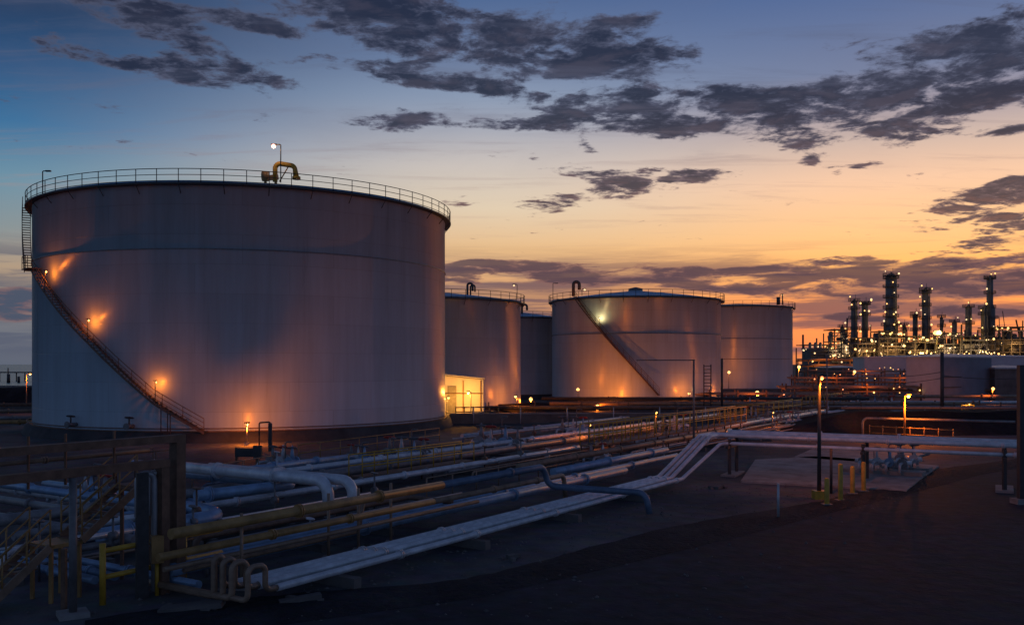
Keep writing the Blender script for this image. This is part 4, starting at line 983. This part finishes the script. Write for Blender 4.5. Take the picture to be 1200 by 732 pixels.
for a_ in (('low dark process hall at the left foot of the refinery', 950, 975, 409, 406, 71), ('dark process hall behind the close pair of columns', 992, 1022, 405, 406, 72), ('dark process hall left of the tallest thick column', 1024, 1040, 398, 406, 73), ('dark process hall under the second tallest slender column', 1062, 1094, 402, 406, 74), ('dark process hall right of the yellow floodlight', 1104, 1132, 404, 406, 75), ('dark process hall at the foot of the tall right column', 1140, 1164, 400, 406, 76), ('wide dark process hall at the right end of the refinery', 1168, 1215, 396, 406, 77)): block(*a_)  # the floodlight is the mast and bulb added for the yellow glow
# strings of yard lamps at the refinery fence
t = thing('pipe_rack', 'long lamp-studded pipe rack along the foot of the refinery', 'pipe rack', At(935, YH, 330).xy.to_3d())
a, b_ = At(935, YH, 330), At(1215, YH, 330); mb = MB(); rs = random.Random(5)
for k in range(24):
    x = a.x + (b_.x - a.x) * k / 23; mb.beam((x, 330, 0), (x, 330, 7.5), .35, .35)
for z in (3.2, 5.2, 7.2): mb.beam((a.x, 330, z), (b_.x, 330, z), .3, .4)
mb.build('steelwork', 'dark_steel', t); mb = MB()
for z in (3.7, 5.7, 7.7):
    for dy in (-.8, .1, .9): mb.rod((a.x, 330 + dy, z), (b_.x, 330 + dy, z), .28, 6)
mb.build('pipe_tier', 'mid_steel', t)
for k in range(34): glow_ball((rs.uniform(a.x, b_.x), 328.6, rs.choice((6.6, 8.6, 9.6, 11.0)) + rs.uniform(-.4, .4)), rs.choice((.16, .22, .3)), rs.choice(KINDS), t)
for k in range(6): light((a.x + (b_.x - a.x) * (k + .5) / 6, 326, 6), 1500, rs.choice((WARM, SODIUM)), t, .5)
def lit_rack(label, x0, x1, Y, z, n_, seed):
    rs = random.Random(seed); t = thing('pipe_rack', label, 'pipe rack', (x0, Y, 0), 'pipe racks in the far yard'); mb = MB(); m_ = int((x1 - x0) / 4)
    for k in range(m_ + 1):
        x = x0 + (x1 - x0) * k / m_; mb.beam((x, Y, 0), (x, Y, z + .9), .22, .22); mb.beam((x, Y + 2, 0), (x, Y + 2, z + .9), .22, .22); mb.beam((x, Y, z), (x, Y + 2, z), .2, .2)
    mb.beam((x0, Y, z - .4), (x1, Y, z - .4), .18, .22); mb.build('steelwork', 'rust_steel', t); mb = MB()
    for k in range(5): mb.rod((x0 - 1, Y + .4 * k + .1, z + .25 + .04 * k), (x1 + 1, Y + .4 * k + .1, z + .25 + .04 * k), .12 + .03 * (k % 3), 6)
    for k in range(3): mb.rod((x0 - 1, Y + .6 * k + .1, z * .45), (x1 + 1, Y + .6 * k + .1, z * .45), .16, 6)
    mb.build('pipe_tier', 'brown_pipe', t)
    for k in range(n_): glow_ball((rs.uniform(x0, x1), Y - .3, z + rs.uniform(-.6, 1.2)), rs.choice((.08, .1, .14)), rs.choice(('bulb_sodium', 'bulb_warm', 'bulb_orange')), t)
    for k in range(max(1, int((x1 - x0) / 14))): light((x0 + (x1 - x0) * (k + .5) / max(1, int((x1 - x0) / 14)), Y - 1.5, z + 1.2), 260, SODIUM, t, .2)
lit_rack('low pipe rack with scattered orange lamps right of the farthest tank, in front', 44, 70, 148, 2.2, 8, 51)
lit_rack('pipe rack with orange lamps behind the front one, right of the farthest tank', 54, 82, 176, 3.2, 10, 52)
lit_rack('farthest orange-lit pipe rack left of the long pale warehouse', 66, 92, 206, 4.2, 12, 53)
lit_rack('dim pipe rack beside the dark open shed right of the blockhouse', 80, 100, 160, 3.0, 5, 54)
lit_rack('low pipe rack under the lamps before the farthest tank', 26, 48, 142, 1.3, 6, 55)
# mast and glowing bulb added for the yellow glow between the columns
fl = At(1098, 390, 388); t = thing('added_glow_mast', 'added mast with a yellow glowing bulb between the refinery columns', 'floodlight', (fl.x, fl.y, 0))
MB().rod((fl.x, fl.y, 0), (fl.x, fl.y, fl.z), .22, 6).build('mast', 'dark_steel', t)
hd = MB().box(fl + Vector((0, 0, .6)), (3.2, .4, .5)).build('lamp_head', 'dark_steel', t)  # box added with the mast, carries the glowing bulb
MB().lathe(fl + Vector((0, -.6, 0)), [(.01, -1.0), (1.5, -.6), (1.8, .1), (1.2, .9), (.01, 1.1)], 12).build('bulb', 'bulb_warm', hd); light(fl + Vector((0, -2.5, 0)), 9000, (1, .6, .1), hd, .6)
# far stacks and masts left of the refinery
for k, (px, py, Y, r_, lab) in enumerate(((941, 392, 460, .5, 'far slim stack right of the farthest tank'), (957, 396, 470, .4, 'second far slim stack, nearer the refinery'), (10, 438, 300, .5, 'far mast on the shore at the left edge'), (22, 441, 300, .4, 'far mast closer to the huge tank on the left shore'))):
    p = At(px, YH, Y); h = CH - (py - YH) * Y / F; pole('mast', lab, (p.x, p.y, 0), max(h, 2.0), r_, 'dark_steel')
# jetty on the left shore
j0 = At(-20, YH, 330); t = thing('jetty', 'dark jetty trestle over the water at the left edge', 'jetty', (j0.x, 330, 0)); MB().beam((j0.x, 330, 3.0), (j0.x + 24, 330, 3.0), 1.5, .4).build('deck', 'dark_steel', t)
for k in range(9): MB().rod((j0.x + k * 3, 330, 0), (j0.x + k * 3, 330, 4.6 if k % 3 == 0 else 3), .2, 6).build('pile', 'dark_steel', t)
for k, (Y, z, lab) in enumerate(((105, .9, 'orange-lit level pipe at the far left beside the huge tank'), (112, 1.3, 'rusty level pipe at the far left behind the orange-lit one'), (98, .5, 'brown level pipe low at the far left'), (90, .6, 'yellowish level pipe in front at the far left'))):
    pipe(lab, [(-.62 * Y, Y, z), (-.5 * Y, Y + 1, z)], .2, ('brown_pipe', 'rust_steel', 'old_pipe', 'ochre_and_glow')[k], flange=4)

# ------------------------------------------------------------------ sky
SUN_AZ, SUN_EL = R(24.5), R(2.5)      # azimuth clockwise from +Y
w = bpy.data.worlds.new('World'); S.world = w; w.use_nodes = True
N, L = w.node_tree.nodes, w.node_tree.links; N.clear()
def math_(op, a, b_=None, c=None, clamp=False):
    n_ = N.new('ShaderNodeMath'); n_.operation = op; n_.use_clamp = clamp
    for i, v in enumerate((a, b_, c)):
        if v is None: continue
        if isinstance(v, (int, float)): n_.inputs[i].default_value = v
        else: L.new(v, n_.inputs[i])
    return n_.outputs[0]
def smooth(x, lo, hi, a=0.0, b_=1.0):
    n_ = N.new('ShaderNodeMapRange'); n_.interpolation_type = 'SMOOTHSTEP'; L.new(x, n_.inputs['Value'])
    for k, v in (('From Min', lo), ('From Max', hi), ('To Min', a), ('To Max', b_)): n_.inputs[k].default_value = v
    return n_.outputs['Result']
def s2l(c): return tuple(((q / 255 + .055) / 1.055) ** 2.4 if q > 10 else q / 255 / 12.92 for q in c) + (1,)
def ramp(x, stops, span):
    n_ = N.new('ShaderNodeValToRGB'); e = n_.color_ramp.elements; L.new(math_('DIVIDE', x, span), n_.inputs['Fac'])
    while len(e) < len(stops): e.new(.5)
    for i, (d, c) in enumerate(stops): e[i].position = d / span
    for i, (d, c) in enumerate(stops): e[i].color = s2l(c)
    return n_.outputs['Color']
def mixc(f_, a, b_, mode='MIX'):
    n_ = N.new('ShaderNodeMix'); n_.data_type = 'RGBA'; n_.blend_type = mode
    for i, v in ((0, f_), (6, a), (7, b_)):
        if isinstance(v, (int, float)): n_.inputs[i].default_value = v
        elif isinstance(v, tuple): n_.inputs[i].default_value = v
        else: L.new(v, n_.inputs[i])
    return n_.outputs[2]
tc = N.new('ShaderNodeTexCoord'); sp_ = N.new('ShaderNodeSeparateXYZ'); L.new(tc.outputs['Generated'], sp_.inputs[0])
X, Y_, Z = sp_.outputs
az = math_('MULTIPLY', math_('ARCTAN2', X, Y_), 180 / PI)
el = math_('MULTIPLY', math_('ARCSINE', Z), 180 / PI)
elp = math_('MAXIMUM', el, 0.0)
SPAN = 90.0
sun_side = ramp(elp, [(0, (150, 78, 76)), (1.2, (216, 98, 78)), (3.2, (236, 124, 76)), (5.6, (248, 172, 96)), (7.6, (240, 186, 132)), (10.4, (236, 192, 162)), (12.6, (196, 174, 166)), (14.6, (146, 142, 160)), (16.5, (98, 118, 156)), (21.5, (58, 92, 146)), (28, (36, 64, 116)), (50, (16, 34, 72)), (90, (9, 20, 46))], SPAN)
mid_side = ramp(elp, [(0, (120, 96, 100)), (2.2, (150, 112, 100)), (4.6, (206, 150, 108)), (7.0, (226, 182, 132)), (9.5, (220, 200, 174)), (12, (200, 190, 184)), (14.2, (160, 164, 178)), (16, (134, 150, 176)), (18, (104, 124, 160)), (21.5, (70, 98, 144)), (28, (34, 60, 108)), (50, (15, 32, 70)), (90, (9, 20, 46))], SPAN)
left_side = ramp(elp, [(0, (86, 98, 116)), (2.0, (104, 112, 126)), (3.6, (150, 134, 122)), (5.2, (172, 148, 126)), (7.2, (132, 142, 146)), (10, (102, 140, 162)), (13, (48, 106, 152)), (16, (22, 74, 122)), (19, (13, 48, 88)), (24, (18, 46, 80)), (50, (12, 26, 50)), (90, (10, 20, 40))], SPAN)
back = ramp(elp, [(0, (68, 96, 130)), (8, (74, 110, 152)), (25, (52, 84, 130)), (50, (20, 38, 78)), (90, (9, 22, 50))], SPAN)
dz_ = math_('SUBTRACT', az, math.degrees(SUN_AZ))
daz = math_('ABSOLUTE', dz_)
daz = math_('MINIMUM', daz, math_('SUBTRACT', 360.0, daz))
daz = math_('MULTIPLY', daz, smooth(dz_, 4, 40, 1.0, 1.9))
c = mixc(smooth(daz, 3, 27), sun_side, mid_side)
c = mixc(smooth(daz, 25, 55), c, left_side)
c = mixc(smooth(daz, 60, 120), c, back)
# physical sky adds a trace of twilight scatter
sky = N.new('ShaderNodeTexSky'); sky.sky_type = 'NISHITA'; sky.sun_disc = False; sky.sun_elevation = SUN_EL; sky.sun_rotation = SUN_AZ
c = mixc(.012, c, sky.outputs['Color'], 'ADD')
# cloud deck: noise on a flat layer seen in perspective
inv = math_('DIVIDE', 1.0, math_('ADD', math_('MAXIMUM', Z, 0.0), .07))
cv = N.new('ShaderNodeCombineXYZ'); L.new(math_('MULTIPLY', X, inv), cv.inputs[0]); L.new(math_('MULTIPLY', Y_, inv), cv.inputs[1])
def noise(vec, sc, det, rough, dist=0.0):
    n_ = N.new('ShaderNodeTexNoise'); n_.inputs['Scale'].default_value = sc; n_.inputs['Detail'].default_value = det; n_.inputs['Roughness'].default_value = rough; n_.inputs['Distortion'].default_value = dist
    L.new(vec, n_.inputs['Vector']); return n_.outputs['Fac']
fbm = noise(cv.outputs[0], 4.6, 10, .62, .35)
fbm2 = None
fine = noise(cv.outputs[0], 17, 7, .66, .3)
ae = N.new('ShaderNodeCombineXYZ'); L.new(az, ae.inputs[0]); L.new(el, ae.inputs[1])
def blob(px, py, hw, hh, amp, tilt=0.0):
    az0 = math.degrees(math.atan((px - CX) / F)); el0 = math.degrees(math.atan((YH - py) / math.hypot(F, px - CX)))
    k = math.degrees(1 / F) * math.cos(R(az0)) ** 1.5
    mp = N.new('ShaderNodeMapping'); mp.vector_type = 'TEXTURE'
    mp.inputs['Location'].default_value = (az0, el0, 0); mp.inputs['Rotation'].default_value = (0, 0, R(tilt)); mp.inputs['Scale'].default_value = (hw * k, hh * k, 1)
    L.new(ae.outputs[0], mp.inputs['Vector'])
    g = N.new('ShaderNodeTexGradient'); g.gradient_type = 'SPHERICAL'; L.new(mp.outputs[0], g.inputs['Vector'])
    return g.outputs['Fac'], amp
B = 0.0
for bl in ((150, 22, 190, 30, 1.35, -13), (215, 82, 215, 20, 1.4, -4), (395, 15, 190, 44, .95, -6), (120, -4, 260, 20, 1.2, -4), (300, 30, 90, 14, .9, -8), (760, 20, 80, 14, .8, 3), (470, 30, 120, 50, .8, -5), (600, 50, 190, 60, 1.2, -4), (715, 64, 150, 40, 1.2, 0), (480, 88, 140, 16, .9, -5), (560, 106, 90, 14, .85, -6),
           (462, 143, 90, 17, 1.15, 0), (588, 147, 75, 12, 1.0, 0), (700, 128, 130, 34, 1.1, 2), (780, 130, 150, 36, 1.2, 0), (910, 135, 170, 44, 1.3, 0), (1090, 72, 200, 50, 1.25, 8), (1190, 60, 120, 60, 1.1, 5), (1110, 125, 150, 24, 1.15, 3), (1075, 158, 90, 18, 1.0, 0), (1190, 152, 60, 12, .9, 2),
           (690, 172, 30, 14, .9, -20), (730, 216, 110, 24, 1.1, 4), (825, 204, 60, 12, 1.0, 2), (640, 240, 60, 14, 1.0, 2), (680, 200, 60, 10, .8, -4), (950, 186, 50, 18, .75, -30), (1005, 196, 40, 10, .7, 5), (1160, 236, 120, 34, 1.15, 8), (1195, 214, 90, 14, 1.0, 5), (1190, 266, 70, 20, 1.0, 5),
           (980, 307, 70, 9, 1.0, 3), (1130, 288, 80, 10, .9, 4), (1170, 305, 120, 22, .9, 6), (545, 243, 40, 10, .7, 0)):
    g, amp = blob(*bl); B = math_('MULTIPLY_ADD', g, amp, B)
dens = math_('ADD', math_('ADD', math_('MULTIPLY', math_('SUBTRACT', fbm, .5), 2.8), math_('MULTIPLY', math_('SUBTRACT', fine, .5), 1.0)), math_('SUBTRACT', math_('MINIMUM', B, .85), .43))
# a few free clouds elsewhere in the sky so that the whole dome is clouded
free = math_('SUBTRACT', math_('MULTIPLY', smooth(daz, 60, 110), .42), 0.0)
dens = math_('ADD', dens, free)
sh = N.new('ShaderNodeVectorMath'); sh.operation = 'ADD'; sh.inputs[1].default_value = (math.sin(SUN_AZ) * .11, math.cos(SUN_AZ) * .11, 0); L.new(cv.outputs[0], sh.inputs[0])
fbm2 = noise(sh.outputs[0], 4.6, 10, .62, .35)
cl = smooth(dens, -.05, .34)
thick = smooth(math_('ADD', dens, math_('MULTIPLY', math_('SUBTRACT', fine, .5), .7)), .05, .6)
cl = math_('MULTIPLY', cl, smooth(el, 1.5, 5))
low = smooth(el, 5, 16, 1.0, 0.0)
dark = mixc(low, s2l((34, 40, 60)), s2l((70, 60, 72)))
edgec = mixc(low, s2l((78, 82, 104)), s2l((128, 96, 96)))
cc = mixc(thick, edgec, dark)
lit = smooth(math_('SUBTRACT', fbm, fbm2), .02, .2)
cc = mixc(math_('MULTIPLY', lit, smooth(daz, 20, 60, .16, .05)), cc, mixc(low, s2l((116, 104, 118)), s2l((214, 132, 98))))
c1 = mixc(math_('MULTIPLY', cl, .93), c, cc)
# thin veils high up
wm = N.new('ShaderNodeMapping'); wm.inputs['Rotation'].default_value = (0, 0, R(24)); wm.inputs['Scale'].default_value = (1.1, 5.5, 1); L.new(cv.outputs[0], wm.inputs['Vector'])
wisp = math_('MULTIPLY', smooth(noise(wm.outputs[0], 1.0, 9, .66, .6), .5, .72), math_('MULTIPLY', smooth(el, 5, 10), .34))
c1 = mixc(wisp, c1, mixc(smooth(el, 8, 17), s2l((176, 142, 132)), s2l((92, 98, 122))))
veil = math_('MULTIPLY', smooth(noise(cv.outputs[0], 1.3, 6, .6, .5), .45, .75), math_('MULTIPLY', smooth(el, 8, 14), .14))
c1 = mixc(veil, c1, s2l((112, 112, 132)))
# layered stratus bars near the horizon
sv = N.new('ShaderNodeCombineXYZ'); L.new(math_('MULTIPLY', az, .042), sv.inputs[0]); L.new(math_('MULTIPLY', el, .62), sv.inputs[1])
bars = smooth(noise(sv.outputs[0], 1.6, 8, .6, .4), .44, .58)
sv3 = N.new('ShaderNodeCombineXYZ'); L.new(math_('MULTIPLY', az, .2), sv3.inputs[0]); L.new(math_('MULTIPLY', el, .95), sv3.inputs[1])
crisp = noise(sv3.outputs[0], 1.15, 9, .62, .3)
bar_gate = math_('MULTIPLY', smooth(el, 0.0, .8), smooth(el, 5.2, 7.6, 1.0, 0.0))
g1, _ = blob(660, 322, 330, 34, 1, 0); g2, _ = blob(1150, 345, 330, 46, 1, 0); g3, _ = blob(10, 352, 140, 40, 1, 0)
gsum = math_('MULTIPLY', math_('ADD', math_('ADD', g1, g2), g3), 1.7, clamp=True)
barm = math_('MULTIPLY', math_('MAXIMUM', math_('MULTIPLY', bars, .95), math_('MULTIPLY', gsum, smooth(noise(sv.outputs[0], 2.6, 7, .6), .34, .56))), bar_gate)
barc = mixc(smooth(az, -22, 8), s2l((88, 94, 112)), s2l((112, 84, 92)))
c2 = mixc(math_('MULTIPLY', barm, .86), c1, barc)
gb = 0.0
for bl in ((975, 306, 90, 14, 1, 2), (1010, 330, 260, 34, 1.2, 0), (1150, 325, 200, 40, 1.5, 3), (880, 326, 120, 16, .9, 3), (690, 322, 260, 24, 1.2, 0), (560, 316, 120, 20, 1, 0), (1000, 372, 260, 18, .8, 0), (20, 360, 120, 34, 1.4, 0), (1120, 365, 160, 16, .8, 0)):
    g, amp = blob(*bl); gb = math_('MULTIPLY_ADD', g, amp, gb)
lowd = math_('ADD', math_('MULTIPLY', math_('SUBTRACT', crisp, .5), 2.0), math_('SUBTRACT', math_('MINIMUM', gb, .75), .52))
lowm = math_('MULTIPLY', smooth(lowd, 0.0, .22), smooth(el, .3, 1.5))
c2 = mixc(math_('MULTIPLY', lowm, .88), c2, mixc(smooth(lowd, .02, .3), s2l((150, 104, 96)), mixc(smooth(az, -22, 0), s2l((72, 82, 102)), s2l((88, 68, 78)))))
# below the horizon: dim earth
c3 = mixc(smooth(el, -2.0, -.3, 1.0, 0.0), c2, s2l((24, 24, 30)))
bg = N.new('ShaderNodeBackground'); L.new(c3, bg.inputs['Color']); bg.inputs['Strength'].default_value = 1.0
out = N.new('ShaderNodeOutputWorld'); L.new(bg.outputs[0], out.inputs['Surface'])
w.cycles.sampling_method = 'MANUAL'; w.cycles.sample_map_resolution = 1024

sd = bpy.data.lights.new('sun', 'SUN'); sd.energy = .05; sd.angle = R(6); sd.color = (1, .55, .3)
so = bpy.data.objects.new('sun', sd); COL.objects.link(so)
to = -Vector((math.sin(SUN_AZ) * math.cos(SUN_EL), math.cos(SUN_AZ) * math.cos(SUN_EL), math.sin(SUN_EL)))
so.rotation_euler = to.to_track_quat('-Z', 'Y').to_euler(); so.location = (60, 120, 60)

# ------------------------------------------------------------------ camera and render
cd = bpy.data.cameras.new('camera'); co = bpy.data.objects.new('camera', cd); COL.objects.link(co)
co.location = (0, 0, CH); co.rotation_euler = (R(90), 0, 0)
cd.sensor_width = 36; cd.lens = 36 * F / 1200; cd.shift_y = (YH - 366) / 1200; cd.clip_start = .2; cd.clip_end = 9000
S.camera = co
S.render.engine = 'CYCLES'
cy = S.cycles; cy.use_denoising = True; cy.sample_clamp_indirect = 4; cy.sample_clamp_direct = 0
cy.max_bounces = 5; cy.diffuse_bounces = 3; cy.glossy_bounces = 3; cy.caustics_reflective = False; cy.caustics_refractive = False
try: cy.denoiser = 'OPENIMAGEDENOISE'; cy.use_light_tree = True
except Exception: pass
S.view_settings.view_transform = 'Standard'; S.view_settings.look = 'None'; S.view_settings.exposure = 0; S.view_settings.gamma = 1
